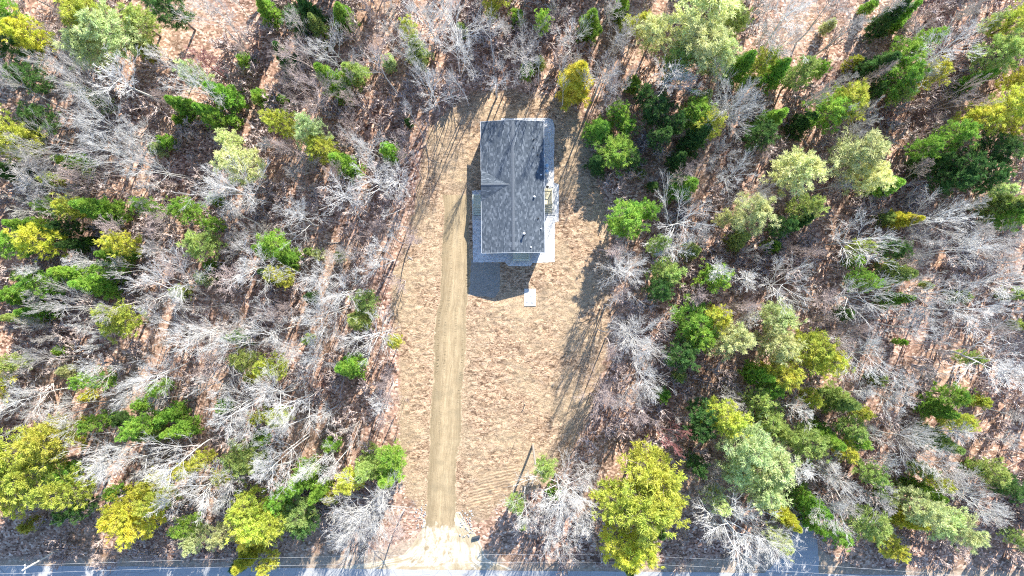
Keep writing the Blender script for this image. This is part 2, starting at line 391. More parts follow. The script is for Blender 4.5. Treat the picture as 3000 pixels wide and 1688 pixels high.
add_attr(me, 'sand', np.clip(.5 + sdf(SHOULDER, V[:, 0], V[:, 1]) / 3.0, 0, 1))
tag(link_mesh('yard_clearing', me, M['ground']), kind='structure')

rng = random.Random(3)
def strip(name, rows, z, m, step=.35, rough=.09, cells=8, flow=None):
    """rows of (py, left px, right px); a sheet with uv across/along"""
    pts = []
    for (ya, la, ra), (yb, lb, rb) in zip(rows, rows[1:]):
        (xa, wya), (xb, wyb) = P2(la, ya), P2(lb, yb); k = max(1, int(abs(wya - wyb) / step))
        for j in range(k):
            f = j / k; f2 = f; pts.append((ya + (yb - ya) * f, la + (lb - la) * f2, ra + (rb - ra) * f2))
    pts.append(rows[-1]); V = []; UV = []; v = 0; fl = []
    for i, (py, l, r) in enumerate(pts):
        jl, jr = [rng.uniform(-rough, rough) + .10 * math.sin(i * .21 + q) + .07 * math.sin(i * .077 * (q + 1)) for q in (0, 2)]
        xl, y = P2(l, py); xr, _ = P2(r, py); xl += jl; xr += jr
        if i: v += abs(y - V[-1][1])
        for c in range(cells + 1):
            u = c / cells; V.append((xl + (xr - xl) * u, y, z)); UV.append((u, v)); fl.append((i / len(pts)))
    F = [[i * (cells + 1) + c, (i + 1) * (cells + 1) + c, (i + 1) * (cells + 1) + c + 1, i * (cells + 1) + c + 1] for i in range(len(pts) - 1) for c in range(cells)]
    me = np_mesh(name, V, F, uv=UV)
    if flow is not None: add_attr(me, 'flow', [flow(a, b) for a, (b, _) in zip(fl, UV)])
    return tag(link_mesh(name, me, m), kind='structure')
strip('gravel_driveway', [(571, 1298, 1373), (650, 1297, 1376), (760, 1292, 1378), (870, 1286, 1372), (950, 1275, 1368), (1050, 1271, 1362), (1150, 1266, 1357),
                 (1250, 1258, 1350), (1350, 1253, 1342), (1450, 1251, 1334), (1525, 1246, 1332), (1580, 1238, 1336), (1640, 1205, 1330), (1660, 1180, 1320)], .012, M['drive'])
dr = bpy.data.objects['gravel_driveway'].data
add_attr(dr, 'pale', [max(0, min(.62, (-31.5 - v_.co.y) / 3.0)) for v_ in dr.vertices])
def flowf(a, u):
    return max(0, min(1, (a - .35) * 2.4)) * (1 if .12 < u < .62 else .35) * .8
strip('driveway_apron', [(1500, 1250, 1345), (1540, 1236, 1370), (1570, 1222, 1398), (1600, 1205, 1412), (1625, 1180, 1420), (1640, 1130, 1432), (1652, 1060, 1465), (1662, 1000, 1490), (1669, 980, 1505)],
      .008, M['apron'], .3, .10, 16, flowf)
def sheet(name, pts, z, m, rough=.05, step=.5, px=True):
    poly = densify(wpoly(pts) if px else pts, step, rough, rng)
    me = bpy.data.meshes.new(name); me.from_pydata([(x, y, z) for x, y in poly], [], [list(range(len(poly)))])
    return tag(link_mesh(name, me, m), kind='structure')
sheet('road', [(-1500, 1652), (0, 1657), (700, 1662), (1300, 1670), (2000, 1676), (3000, 1690), (4500, 1712), (4500, 1850), (3000, 1838), (1300, 1820), (0, 1806), (-1500, 1800)][::-1], .016, M['road'], .03, 1.0)
sheet('side_driveway', [(2338, 1525), (2388, 1520), (2396, 1600), (2400, 1682), (2240, 1680), (2300, 1620)][::-1], .010, M['road'], .12)
sheet('parking_pad', [(1378, 760), (1466, 772), (1464, 850), (1450, 872), (1410, 868), (1372, 864)][::-1], .008, M['pad'], .1)
sheet('gravel_border', [(1386, 372), (1404, 349), (1605, 345), (1620, 352), (1624, 370), (1623, 535), (1637, 540), (1637, 648), (1626, 652), (1625, 768), (1560, 770), (1555, 780), (1490, 780), (1478, 768), (1386, 769), (1383, 600)][::-1], .020, M['gravel'], .04)
for nm, pts in (('walkway_slab', [(1384, 632), (1412, 632), (1412, 643), (1384, 643)]),
                ('patio_slab', [(1489, 735), (1558, 735), (1558, 771), (1489, 771)]),
                ('side_slab', [(1594, 552), (1627, 552), (1627, 631), (1594, 631)])):
    b = MB(); (xa, ya), (xb, yb) = P2(*pts[0]), P2(*pts[2]); b.box(xa, xb, yb, ya, .0, .10); tag(b.build(nm, M['conc']), kind='structure')
# concrete lid pad in the yard
b = MB(); (xa, ya), (xb, yb) = P2(1536, 846), P2(1570, 897); b.box(xa, xb, yb, ya, 0, .09)
pad = empty('concrete_pad', (0, 0, 0)); tag(pad, 'bright white rectangular concrete pad in the yard at the tip of the house shadow', 'concrete pad')
b.build('slab', M['conc'], pad)
for q, (px, py) in enumerate(((1545, 885), (1559, 886), (1556, 868))):
    b = MB(); x, y = P2(px, py); b.lathe((x, y, .09), [(.16, 0), (.16, .03), (.05, .05)], 12); b.build('access_lid', M['found'], pad)

# ------------------------------------------------------------------ house
HZ, RZ, HW, HL = 4.2, 5.15, 4.17, 8.70
hc = ((P2(1410, 548, HZ)[0] + P2(1594, 548, HZ)[0]) / 2, (P2(1500, 357, HZ)[1] + P2(1500, 740.5, HZ)[1]) / 2)
house = empty('house', (hc[0], hc[1], 0), R(.45)); house.location.z = .021
tag(house, 'single storey house with grey shingled gable roof in the middle of the clearing', 'house')
b = MB(); b.box(-HW + .32, HW - .32, -HL + .28, HL - .28, 0, .9); b.build('foundation', M['found'], house)
b = MB(); b.box(-HW + .30, HW - .30, -HL + .26, HL - .26, .9, 4.13)
for y in (-HL + .26, HL - .26):
    s_ = 1 if y > 0 else -1
    b.face([(-HW + .3, y, 4.13), (HW - .3, y, 4.13), (0, y, 4.13 + .86)] if s_ < 0 else [(HW - .3, y, 4.13), (-HW + .3, y, 4.13), (0, y, 4.13 + .86)])
b.build('wall', M['siding'], house)
rise = RZ - HZ; sl_ = math.hypot(HW, rise); T = .14
rb = MB()
for sx in (-1, 1):
    e0, e1, r0, r1 = (sx * HW, -HL, HZ), (sx * HW, HL, HZ), (0.02, -HL, RZ), (0.02, HL, RZ)
    q = [e0, r0, r1, e1]; u = [(-HL, 0), (-HL, sl_), (HL, sl_), (HL, 0)]
    if sx > 0: rb.face([e0, e1, r1, r0], [(-HL, 0), (HL, 0), (HL, sl_), (-HL, sl_)])
    else: rb.face(q, u)
# underside and edges
def dn(p): return (p[0], p[1], p[2] - T)
for sx in (-1, 1):
    e0, e1, r0, r1 = (sx * HW, -HL, HZ), (sx * HW, HL, HZ), (0.02, -HL, RZ), (0.02, HL, RZ)
    rb.face([dn(e0), dn(e1), dn(r1), dn(r0)]); 
roof = rb.build('roof', M['shingle'], house)
eb = MB()
for y, o_ in ((-HL, -.02), (HL, .02)):
    for sx in (-1, 1):
        A, B_ = (sx * HW, y, HZ + .01), (0.02, y, RZ + .01)
        C_, D = dn(A), dn(B_); A2, B2, C2, D2 = [(p[0], p[1] + o_ * 2, p[2]) for p in (A, B_, C_, D)]
        eb.face([A, B_, D, C_]); eb.face([A2, B2, D2, C2]); eb.face([A, B_, B2, A2]); eb.face([C_, D, D2, C2])
for sx in (-1, 1): eb.box(sx * HW, sx * (HW + .045), -HL - .03, HL + .03, HZ - T - .03, HZ + .012)
eb.build('roof_edge', M['trim'], roof)
cb = MB()
for sx in (-1, 1):
    w = .20; zd = w * rise / HW
    A, B_, C_, D = (0.02, -HL + .35, RZ + .075), (0.02, HL - .05, RZ + .075), (sx * w + .02, HL - .05, RZ + .05 - zd), (sx * w + .02, -HL + .35, RZ + .05 - zd)
    cb.face([A, B_, C_, D]); lo = [(p[0], p[1], p[2] - .05) for p in (C_, D)]; cb.face([C_, D, lo[1], lo[0]])
cb.face([(-.18, -HL + .35, RZ), (.22, -HL + .35, RZ), (.02, -HL + .35, RZ + .075)])
cb.build('ridge_cap', M['cap'], roof)
# cross gable over the side entrance
gy = P2(1410, 541, 4.9)[1] - hc[1]; gw = 2.12; gz = HZ + rise * (1 - .62 / HW) + .02; gx0 = -HW - .006; gx1 = -.60
gs = math.hypot(gw, gz - HZ); L = gx1 - gx0
gb = MB()
for s_ in (-1, 1):
    e = (gx0, gy + s_ * gw, HZ + .012); r0 = (gx0, gy, gz); r1 = (gx1, gy, gz)
    f = [e, r1, r0] if s_ > 0 else [e, r0, r1][::1]
    if s_ < 0: f = [e, r1, r0][::-1]; u = [(0, gs), (L, gs), (0, 0)]
    else: u = [(0, 0), (L, gs), (0, gs)]
    if s_ < 0: f = [r0, e, r1]; u = [(0, gs), (0, 0), (L, gs)]
    gb.face(f, u)
gb.face([(gx0 - .03, gy + gw, HZ - .1), (gx0 - .03, gy - gw, HZ - .1), (gx0 - .03, gy, gz - .02)])
cg = gb.build('cross_gable', M['shingle'], roof)
b = MB()
for s_ in (-1, 1): b.face([(gx0, gy, gz + .055), (gx1 + .3, gy, gz + .03), (gx1 + .1, gy + s_ * .13, gz - .005), (gx0, gy + s_ * .13, gz - .012)])
b.build('gable_ridge_cap', M['cap'], roof)
def rz_at(x): return RZ - abs(x - .02) * rise / HW
def roofpt(px, py):
    z = 4.7
    for _ in range(4):
        x, y = P2(px, py, z + .0); z = rz_at(x - hc[0])
    return x - hc[0], y - hc[1], z
# vent stack with cap
x, y, z = roofpt(1534, 686)
b = MB(); b.lathe((x, y, z - .03), [(.10, 0), (.10, .78), (.17, .79), (.17, .92), (.05, 1.0)], 14); vs = b.build('vent_stack', M['white'], roof)
b = MB(); b.lathe((x, y, z - .04), [(.24, 0), (.22, .06), (.11, .1)], 14); b.build('flashing', M['black'], vs)
for px, py, h, mm in ((1565, 577, .42, 'white'), (1585, 513, .2, 'white'), (1564, 410, .22, 'black'), (1563, 434, .16, 'black'), (1576, 455, .22, 'black'), (1576, 641, .22, 'black'), (1584, 671, .2, 'white'), (1554, 725, .16, 'white')):
    x, y, z = roofpt(px, py); r = .12 if h > .3 else .075
    b = MB(); b.lathe((x, y, z - .03), [(r + .05, 0), (r, .06), (r, h), (r * .6, h + .02)], 12); b.build('vent_pipe', M[mm], roof)
# windows and doors in the walls
def window(x, y, w, face):
    f = MB(); g = MB(); z0, z1 = 2.0, 3.4
    if face in 'EW':
        s_ = 1 if face == 'E' else -1; X0 = s_ * (HW - .30)
        f.box(X0, X0 + s_ * .05, y - w / 2 - .08, y + w / 2 + .08, z1, z1 + .1); f.box(X0, X0 + s_ * .05, y - w / 2 - .08, y + w / 2 + .08, z0 - .1, z0)
        for q in (-w / 2 - .08, w / 2): f.box(X0, X0 + s_ * .045, y + q, y + q + .08, z0, z1)
        g.box(X0, X0 + s_ * .02, y - w / 2, y + w / 2, z0, z1)
    else:
        s_ = 1 if face == 'N' else -1; Y0 = s_ * (HL - .26)
        f.box(x - w / 2 - .08, x + w / 2 + .08, Y0, Y0 + s_ * .05, z1, z1 + .1); f.box(x - w / 2 - .08, x + w / 2 + .08, Y0, Y0 + s_ * .05, z0 - .1, z0)
        for q in (-w / 2 - .08, w / 2): f.box(x + q, x + q + .08, Y0, Y0 + s_ * .045, z0, z1)
        g.box(x - w / 2, x + w / 2, Y0, Y0 + s_ * .02, z0, z1)
    o = g.build('window', M['glass'], house); f.build('frame', M['white'], o)
for y in (-6.8, -1.8, 3.5, 6.3): window(0, y, .95, 'W')
for y in (-6.5, -3.3, 5.9): window(0, y, .95, 'E')
window(-2.2, 0, 1.0, 'S'); window(-1.9, 0, .95, 'N'); window(2.0, 0, .95, 'N')
def door(face, c):
    d = MB(); k = MB()
    if face == 'W': X0 = -(HW - .30); d.box(X0 - .05, X0, c - .48, c + .48, .98, 3.1); k.box(X0 - .11, X0 - .05, c + .33, c + .39, 1.95, 2.01)
    if face == 'E': X0 = HW - .30; d.box(X0, X0 + .05, c - .48, c + .48, .98, 3.1); k.box(X0 + .05, X0 + .11, c + .33, c + .39, 1.95, 2.01)
    if face == 'S': Y0 = -(HL - .26); d.box(c - .48, c + .48, Y0 - .05, Y0, .98, 3.1); k.box(c + .33, c + .39, Y0 - .11, Y0 - .05, 1.95, 2.01)
    o = d.build('door', M['door'], house); k.build('handle', M['steel'], o)
door('W', P2(0, 590, 1)[1] - hc[1]); door('E', P2(0, 575, 1)[1] - hc[1]); door('S', P2(1515, 0, 1)[0] - hc[0])

# ------------------------------------------------------------------ decks
def deck(label, x0, x1, y0, y1, zt, m, open_side, rails, stair=None):
    t = empty('deck', ((x0 + x1) / 2, (y0 + y1) / 2, .02)); tag(t, label, 'deck', 'wooden entry decks round the house')
    cx, cy = (x0 + x1) / 2, (y0 + y1) / 2; x0 -= cx; x1 -= cx; y0 -= cy; y1 -= cy
    b = MB(); n = max(2, int((y1 - y0) / .15))
    for i in range(n):
        a = y0 + (y1 - y0) * i / n; b.box(x0, x1, a, a + (y1 - y0) / n - .015, zt - .04, zt)
    b.build('platform', m, t)
    for ya_, yb_ in ((y0 - .04, y0), (y1, y1 + .04)):
        b = MB(); b.box(x0, x1, ya_, yb_, zt - .24, zt - .002); b.build('rim_board', m, t)
    for px, py in ((x0, y0), (x1, y0), (x0, y1), (x1, y1)):
        sx = .05 if px < 0 else -.05; sy = .05 if py < 0 else -.05
        b = MB(); b.box(px + sx - .05, px + sx + .05, py + sy - .05, py + sy + .05, .1, zt + 1.0); b.build('post', m, t)
    for r in rails:
        b = MB()
        if r in 'WE':
            X = x0 if r == 'W' else x1; s_ = 1 if r == 'W' else -1
            b.box(X, X + s_ * .12, y0, y1, zt + .99, zt + 1.03); b.box(X + s_ * .03, X + s_ * .07, y0 + .1, y1 - .1, zt + .12, zt + .18)
            k = int((y1 - y0) / .14)
            for i in range(1, k): yy = y0 + (y1 - y0) * i / k; b.box(X + s_ * .035, X + s_ * .065, yy, yy + .035, zt + .18, zt + .99)
        else:
            Y_ = y0 if r == 'S' else y1; s_ = 1 if r == 'S' else -1
            b.box(x0, x1, Y_, Y_ + s_ * .12, zt + .992, zt + 1.032); b.box(x0 + .1, x1 - .1, Y_ + s_ * .03, Y_ + s_ * .07, zt + .12, zt + .18)
            k = int((x1 - x0) / .14)
            for i in range(1, k): xx = x0 + (x1 - x0) * i / k; b.box(xx, xx + .035, Y_ + s_ * .035, Y_ + s_ * .065, zt + .18, zt + .99)
        b.build('railing', m, t)
    if stair:
        sx0, sx1, yt, dirn, run = stair; sx0 -= cx; sx1 -= cx; yt -= cy; N = 4
        for i in range(N):
            z = zt - (i + 1) * zt / (N + 1); ya = yt + dirn * run * i; yb = ya + dirn * (run - .03)
            b = MB(); b.box(sx0, sx1, min(ya, yb), max(ya, yb), z - .04, z); b.build('step', m, t)
        for X in (sx0 - .04, sx1):
            b = MB(); ya, yb = yt, yt + dirn * run * N
            b.face([(X, ya, zt - .22), (X, ya, zt - .06), (X, yb, .22), (X, yb, .02)]); b.face([(X + .04, ya, zt - .22), (X + .04, yb, .02), (X + .04, yb, .22), (X + .04, ya, zt - .06)])
            b.face([(X, ya, zt - .06), (X + .04, ya, zt - .06), (X + .04, yb, .22), (X, yb, .22)]); b.build('stringer', m, t)
            if X < 0 or len(rails) > 2:
                b = MB(); b.tube((X + .02, ya, zt + 1.0), (X + .02, yb, 1.05), .05, n=6); b.box(X - .02, X + .06, yb - .04, yb + .04, .1, 1.07); b.build('hand_rail', m, t)
    return t
DZ = 1.0
xl = P2(1386, 0, DZ)[0]; xr = hc[0] - HW + .25
deck('greenish wooden deck with stairs, half under the cross gable beside the driveway', xl, xr, P2(0, 601, DZ)[1], P2(0, 573, DZ)[1], DZ, M['ptwood'], 'S', 'WN',
     (xl + .05, xr - .05, P2(0, 601, DZ)[1], -1, .33))
xl = hc[0] + HW - .25; xr = P2(1618, 0, DZ)[0]
deck('pale new wooden deck in the sun beside the propane tanks', xl, xr, P2(0, 598, DZ)[1], P2(0, 556, DZ)[1], DZ, M['palewood'], 'S', 'EN',
     (xl + .05, xr - .05, P2(0, 598, DZ)[1], -1, .3))
ya = hc[1] - HL + .24; yb = P2(0, 763, DZ)[1]
deck('small shaded wooden deck against the lower gable end of the house', P2(1503, 0, DZ)[0], P2(1551, 0, DZ)[0], yb, ya, DZ, M['ptwood'], 'S', 'SE')

# ------------------------------------------------------------------ propane tanks, heat pump
for py, lab in ((485, 'white round propane tank beside the house wall, the upper of the pair'), (502, 'white round propane tank beside the house wall, the lower of the pair')):
    x, y = P2(1601.5, py, 1.4); t = empty('propane_tank', (x, y, .02)); tag(t, lab, 'propane tank', 'propane tanks beside the house')
    b = MB(); b.lathe((0, 0, 0), [(.26, 0), (.37, .08), (.38, .2), (.38, 1.1), (.34, 1.24), (.22, 1.32), (.1, 1.35)], 24); b.build('tank_body', M['tank'], t, True)
    b = MB(); b.lathe((0, 0, 1.33), [(.19, 0), (.2, .16), (.16, .22), (.05, .24)], 18); b.build('lid', M['tanklid'], t, True)
    b = MB(); b.lathe((0, 0, -.0), [(.3, -.02), (.3, .09)], 18); b.build('foot_ring', M['steel'], t)
x, y = P2(1606, 548, .7)
t = empty('heat_pump', (x, y, .1)); tag(t, 'small pale grey outdoor unit beside the sunny side deck', 'outdoor unit')
t.location.z = .02
b = MB(); b.box(-.45, .45, -.22, .22, .08, .75); b.build('casing', M['trim'], t)
b = MB(); b.lathe((-.1, 0, .75), [(.19, 0), (.19, .02), (.04, .03)], 18); b.build('fan_grille', M['black'], t)
b = MB(); b.box(-.5, .5, -.28, .28, 0, .08); b.build('base_slab', M['conc'], t)

# ------------------------------------------------------------------ poles and wires
def upole(px, py, h, label, m, arm=True, lean=(0, 0)):
    x, y = P2(px, py); t = empty('utility_pole', (x, y, 0)); tag(t, label, 'utility pole', 'wooden utility poles')
    b = MB(); b.tube((0, 0, -.2), (lean[0], lean[1], h), .16, .11, 12); b.build('pole_shaft', M[m], t)
    if arm:
        b = MB(); b.box(-.04, .04, -.6, .6, h - .55, h - .43); b.build('cross_arm', M[m], t)
        for q in (-.5, .5):
            b = MB(); b.lathe((0, q, h - .43), [(.03, 0), (.06, .04), (.06, .12), (.02, .15)], 8); b.build('insulator', M['white'], t)
    return x, y, h
yp = upole(1561, 1303, 10.6, 'wooden utility pole standing alone in the clearing, casting a long thin shadow', 'pole', False)
tf = MB(); tf.lathe((0, 0, 0), [(.17, 0), (.2, .04), (.2, .75), (.12, .82)], 14)
pL = upole(203, 1592, 9.3, 'pale utility pole tilted over the road verge at the lower left', 'palepole')
pM = upole(1738, 1562, 9.3, 'utility pole hidden under the yellow pine beside the road', 'pole')
pR = upole(2950, 1640, 9.3, 'utility pole at the lower right edge beside the road', 'pole')
def wire(a, b_, sag, label, r=.009):
    m = MB(); N = 24; pr = None
    for i in range(N + 1):
        f = i / N; p = (a[0] + (b_[0] - a[0]) * f, a[1] + (b_[1] - a[1]) * f, a[2] + (b_[2] - a[2]) * f - sag * 4 * f * (1 - f))
        if pr: m.tube(pr, p, r, n=5, caps=False)
        pr = p
    return tag(m.build('overhead_wire', M['wire']), label, 'wire', 'overhead wires along the road')
for q, nm in ((.5, 'upper'), (-.5, 'lower')):
    wire((pL[0], pL[1] + q, 9.0), (pM[0], pM[1] + q, 9.0), .9, f'{nm} of the thin wires crossing the driveway mouth')
    wire((pM[0], pM[1] + q, 9.0), (pR[0], pR[1] + q, 9.0), .9, f'{nm} of the thin wires along the lower right verge')
    wire((pL[0] - 45, pL[1] + q - 1.5, 9.0), (pL[0], pL[1] + q, 9.0), .5, f'{nm} of the thin wires leaving the picture at lower left')

# ------------------------------------------------------------------ small things in the yard
def stake(px, py, h, label, m='pole', r=.03, top=None):
    x, y = P2(px, py); t = empty('marker_stake', (x, y, 0)); tag(t, label, 'stake')
    b = MB(); b.tube((0, 0, -.05), (.02, .02, h), r, r * .9, 7); b.build('shaft', M[m], t)
    b = MB(); b.box(-.05, .05, -.05, .05, h, h + .06) if not top else b.box(-.11, .11, -.02, .02, h - .22, h + .02); b.build('tip', M[top or m], t)
stake(1538, 1183, 1.0, 'short dark post in the clearing above the utility pole', 'pole', .06)
stake(1509, 1293, 2.3, 'thin stake with a fine shadow left of the utility pole', 'pole', .025)
stake(1344, 285, 1.1, 'red topped marker stake above left of the house', 'pole', .03, 'red')
b = MB(); a = Vector((*P2(1515, 1278), .05)); c = Vector((*P2(1530, 1292), .05)); b.tube(a, c, .035, n=8)
tag(b.build('yellow_pipe', M['yellow']), 'short yellow plastic pipe lying in the straw near the utility pole', 'pipe')

def rock_mesh(name, seed, m, flat=.7):
    r = np.random.RandomState(seed); import bmesh
    bm = bmesh.new(); bmesh.ops.create_icosphere(bm, subdivisions=2, radius=1)
    d = [(r.normal(size=3), r.uniform(.05, .3)) for _ in range(7)]
    for v in bm.verts:
        n = np.array(v.co); k = 1
        for a, b_ in d:
            a = a / np.linalg.norm(a); p = n @ a
            if p > .5: k -= (p - .5) * b_ * 2
        v.co *= k * r.uniform(.96, 1.04); v.co.z = max(v.co.z * flat, -.25)
    me = bpy.data.meshes.new(name); bm.to_mesh(me); bm.free(); me.materials.append(m); return me
rm_ = [rock_mesh('boulder', i, M['rock']) for i in range(2)]; rp = [rock_mesh('riprap_stone', 10 + i, M['rip']) for i in range(4)]
x, y = P2(2388, 838); o = link_mesh('boulder', rm_[0]); o.location = (x, y, .1); o.scale = (.36, .3, .4); tag(o, 'grey boulder on the leaf litter in a gap in the right hand woods', 'boulder')
rs = random.Random(8)
def riprap(n, cx, cy, wx, wy, where):
    for i in range(n):
        px, py = cx + rs.uniform(-wx, wx), cy + rs.uniform(-wy, wy); x, y = P2(px, py)
        o = link_mesh('riprap_stone', rp[i % 4]); o.location = (x, y, .08); s_ = rs.uniform(.05, .16); o.scale = (s_, s_ * rs.uniform(.7, 1), s_ * .7); o.rotation_euler = (0, 0, rs.uniform(0, 6))
        tag(o, f'white stone in the heap on the {where} side of the driveway mouth', 'stone', f'white stones on the {where} side of the driveway mouth')
riprap(60, 1366, 1534, 20, 40, 'right'); riprap(40, 1230, 1512, 18, 36, 'left')
x, y = P2(1395, 1574); cu = empty('culvert_pipe', (x, y, .05), R(15)); tag(cu, 'dark culvert pipe end poking out right of the driveway mouth', 'culvert')
b = MB()
for i in range(6): b.tube((-.5 + i * .17, 0, .16), (-.5 + i * .17 + .1, 0, .16), .24, n=14); b.tube((-.4 + i * .17, 0, .16), (-.33 + i * .17, 0, .16), .21, n=14)
b.build('pipe', M['darkrock'], cu)
def log(px0, py0, px1, py1, r, label):
    a = Vector((*P2(px0, py0), r)); c = Vector((*P2(px1, py1), r * .8)); t = empty('fallen_log', a); tag(t, label, 'log', 'fallen logs on the forest floor')
    d = c - a; b = MB(); N = 5; p0 = Vector((0, 0, 0)); rr = random.Random(px0)
    for i in range(N):
        p1 = d * ((i + 1) / N) + Vector((rr.uniform(-.06, .06), rr.uniform(-.06, .06), 0)); b.tube(p0, p1, r * (1 - .12 * i), r * (1 - .12 * (i + 1)), 9); p0 = p1
    b.build('stem', M['logm'], t)
    b = MB()
    for f in (.35, .6, .8): q = d * f; b.tube(q, q + Vector((rr.uniform(-.7, .7), rr.uniform(-.7, .7), .25)), .05, .015, 6)
    b.build('branch_stub', M['logm'], t)
log(2845, 1222, 2875, 1210, .2, 'pale fallen log in the sunny gap near the right edge, lower half')
log(2925, 1455, 2990, 1500, .12, 'thin fallen trunk near the lower right corner')
log(2490, 1200, 2425, 1230, .14, 'grey fallen trunk between the green pines right of centre, lower half')
log(955, 712, 1008, 711, .1, 'pale fallen branch lying left of the driveway top')
log(1196, 752, 1210, 762, .14, 'short pale log at the woods edge left of the driveway')
log(1000, 1440, 1075, 1450, .14, 'fallen trunk in the lower woods left of the driveway')
log(1130, 812, 1165, 806, .08, 'thin fallen limb at the clearing edge left of the driveway')
log(2940, 1375, 2985, 1350, .12, 'fallen trunk at the right edge above the lower corner')
log(560, 1170, 470, 1200, .1, 'thin fallen trunk in the red leaves at lower left')

# ------------------------------------------------------------------ tree generators (numpy)
def norm(a): return a / (np.linalg.norm(a, axis=-1, keepdims=True) + 1e-9)
UP = np.array([0, 0, 1.0])
def grow(rg, S, D, L, n, curl, jit):
    pts = [S]; d = norm(D); seg = (L / (n - 1))[:, None]
    for i in range(1, n):
        d = norm(d + UP * curl + rg.normal(size=d.shape) * jit); pts.append(pts[-1] + d * seg)
    return np.stack(pts, 1)
def kids(rg, P_, k, t0, t1, a0, a1, golden=False):
    B, n, _ = P_.shape
    t = np.sort(rg.uniform(t0, t1, (B, k)), 1); f = t * (n - 1); i = np.minimum(f.astype(int), n - 2); w = (f - i)[..., None]
    bi = np.arange(B)[:, None]; A, C = P_[bi, i], P_[bi, i + 1]; pos = A * (1 - w) + C * w; pd = norm(C - A)
    ref = np.where(np.abs(pd[..., 2:]) > .9, np.array([1., 0, 0]), UP); s = norm(np.cross(pd, ref)); u = np.cross(s, pd)
    az = (np.arange(k) * 2.4)[None] + rg.uniform(0, 6.28, (B, 1)) + rg.normal(size=(B, k)) * .35
    an = rg.uniform(a0, a1, (B, k))
    d = pd * np.cos(an)[..., None] + (s * np.cos(az)[..., None] + u * np.sin(az)[..., None]) * np.sin(an)[..., None]
    return pos.reshape(-1, 3), d.reshape(-1, 3), t.ravel(), np.repeat(np.arange(B), k)
def tubes(P_, r0, r1, s):
    B, n, _ = P_.shape
    T_ = np.empty_like(P_); T_[:, 1:-1] = P_[:, 2:] - P_[:, :-2]; T_[:, 0] = P_[:, 1] - P_[:, 0]; T_[:, -1] = P_[:, -1] - P_[:, -2]; T_ = norm(T_)
    m = norm(P_[:, -1] - P_[:, 0]); ref = np.where(np.abs(m[:, 2:]) > .8, np.array([1., 0, 0]), UP)[:, None]
    a = norm(np.cross(T_, ref)); b_ = np.cross(T_, a)
    rr = r0[:, None] + (r1 - r0)[:, None] * np.linspace(0, 1, n)[None]
    an = np.arange(s) * 2 * np.pi / s
    V = P_[:, :, None] + (a[:, :, None] * np.cos(an)[:, None] + b_[:, :, None] * np.sin(an)[:, None]) * rr[:, :, None, None]
    V = V.reshape(-1, 3)
    bi = np.arange(B)[:, None, None] * n * s; i = np.arange(n - 1)[None, :, None] * s; j = np.arange(s)[None, None]; j2 = (j + 1) % s
    F = np.stack(np.broadcast_arrays(bi + i + j, bi + i + j2, bi + i + s + j2, bi + i + s + j), -1).reshape(-1, 4)
    return V, F
def join(parts):
    V = []; F = []; o = 0
    for v, f in parts: V.append(v); F.append(f + o); o += len(v)
    return np.vstack(V), np.vstack(F)
TW = .0098
def bare_arrays(seed, H, stems=1, n1=15, t0=.36, spread=(.5, .95), l1=.40, k=(7, 7, 4), curl=.10, jit=.13, tw=TW, fan=1., ang=(.22, .68), limb=1.):
    rg = np.random.RandomState(seed)
    S = np.zeros((stems, 3)); D = np.tile(UP, (stems, 1)) + (rg.normal(size=(stems, 3)) * (.22 if stems > 1 else .05)) * [1, 1, 0]
    S[:, :2] = rg.normal(size=(stems, 2)) * (.15 if stems > 1 else 0)
    trunk = grow(rg, S, D, np.full(stems, H) * rg.uniform(.85, 1, stems), 10, .05, .055)
    tr0 = np.full(stems, .011 * H * (1 if stems == 1 else .75)); tr = tubes(trunk, tr0, np.full(stems, .025), 7)
    out = []
    p, d, t, b_ = kids(rg, trunk, n1, t0, .985, *spread)
    L1 = H * l1 * (1.12 - .8 * (t - t0) / (1 - t0)) * rg.uniform(.65, 1.15, len(t)) * fan
    P1 = grow(rg, p, d, L1, 6, curl, jit); r = np.maximum(tr0[b_] * (1.05 - t) * .62 * limb, .04); out.append(tubes(P1, r, np.full(len(r), tw * 1.2), 4)); rp_ = r
    P0, L0, R0 = P1, L1, r
    for lv, kk in enumerate(k):
        p, d, t, b_ = kids(rg, P0, kk, .2, 1.0, *ang)
        Ln = L0[b_] * (.66 - .28 * t) * rg.uniform(.6, 1.15, len(t)); nn = 5 if lv == 0 else (4 if lv == 1 else 3)
        Pn = grow(rg, p, d, Ln, nn, curl * .8, jit * 1.15); rn = np.maximum(R0[b_] * (1 - t * .55) * .62, tw); rn2 = np.maximum(rn * .45, tw * .6)
        out.append(tubes(Pn, rn, rn2, 3)); P0, L0, R0 = Pn, Ln, rn
    return tr, join(out)
def tufts(rg, P_, D, nb, ln, wd, up=.35, sp=.85):
    B = len(P_); d = norm(D)[:, None] + rg.normal(size=(B, nb, 3)) * sp * .6 + UP * up; d = norm(d)
    p = np.repeat(P_[:, None], nb, 1) + rg.normal(size=(B, nb, 3)) * ln * .22
    s = norm(np.cross(d, rg.normal(size=(B, nb, 3)))); l = ln * rg.uniform(.6, 1.25, (B, nb, 1))
    V = np.stack([p - s * wd / 2, p + s * wd / 2, p + d * l + s * wd * .25, p + d * l - s * wd * .1], 2).reshape(-1, 3)
    F = np.arange(B * nb * 4).reshape(-1, 4); return V, F
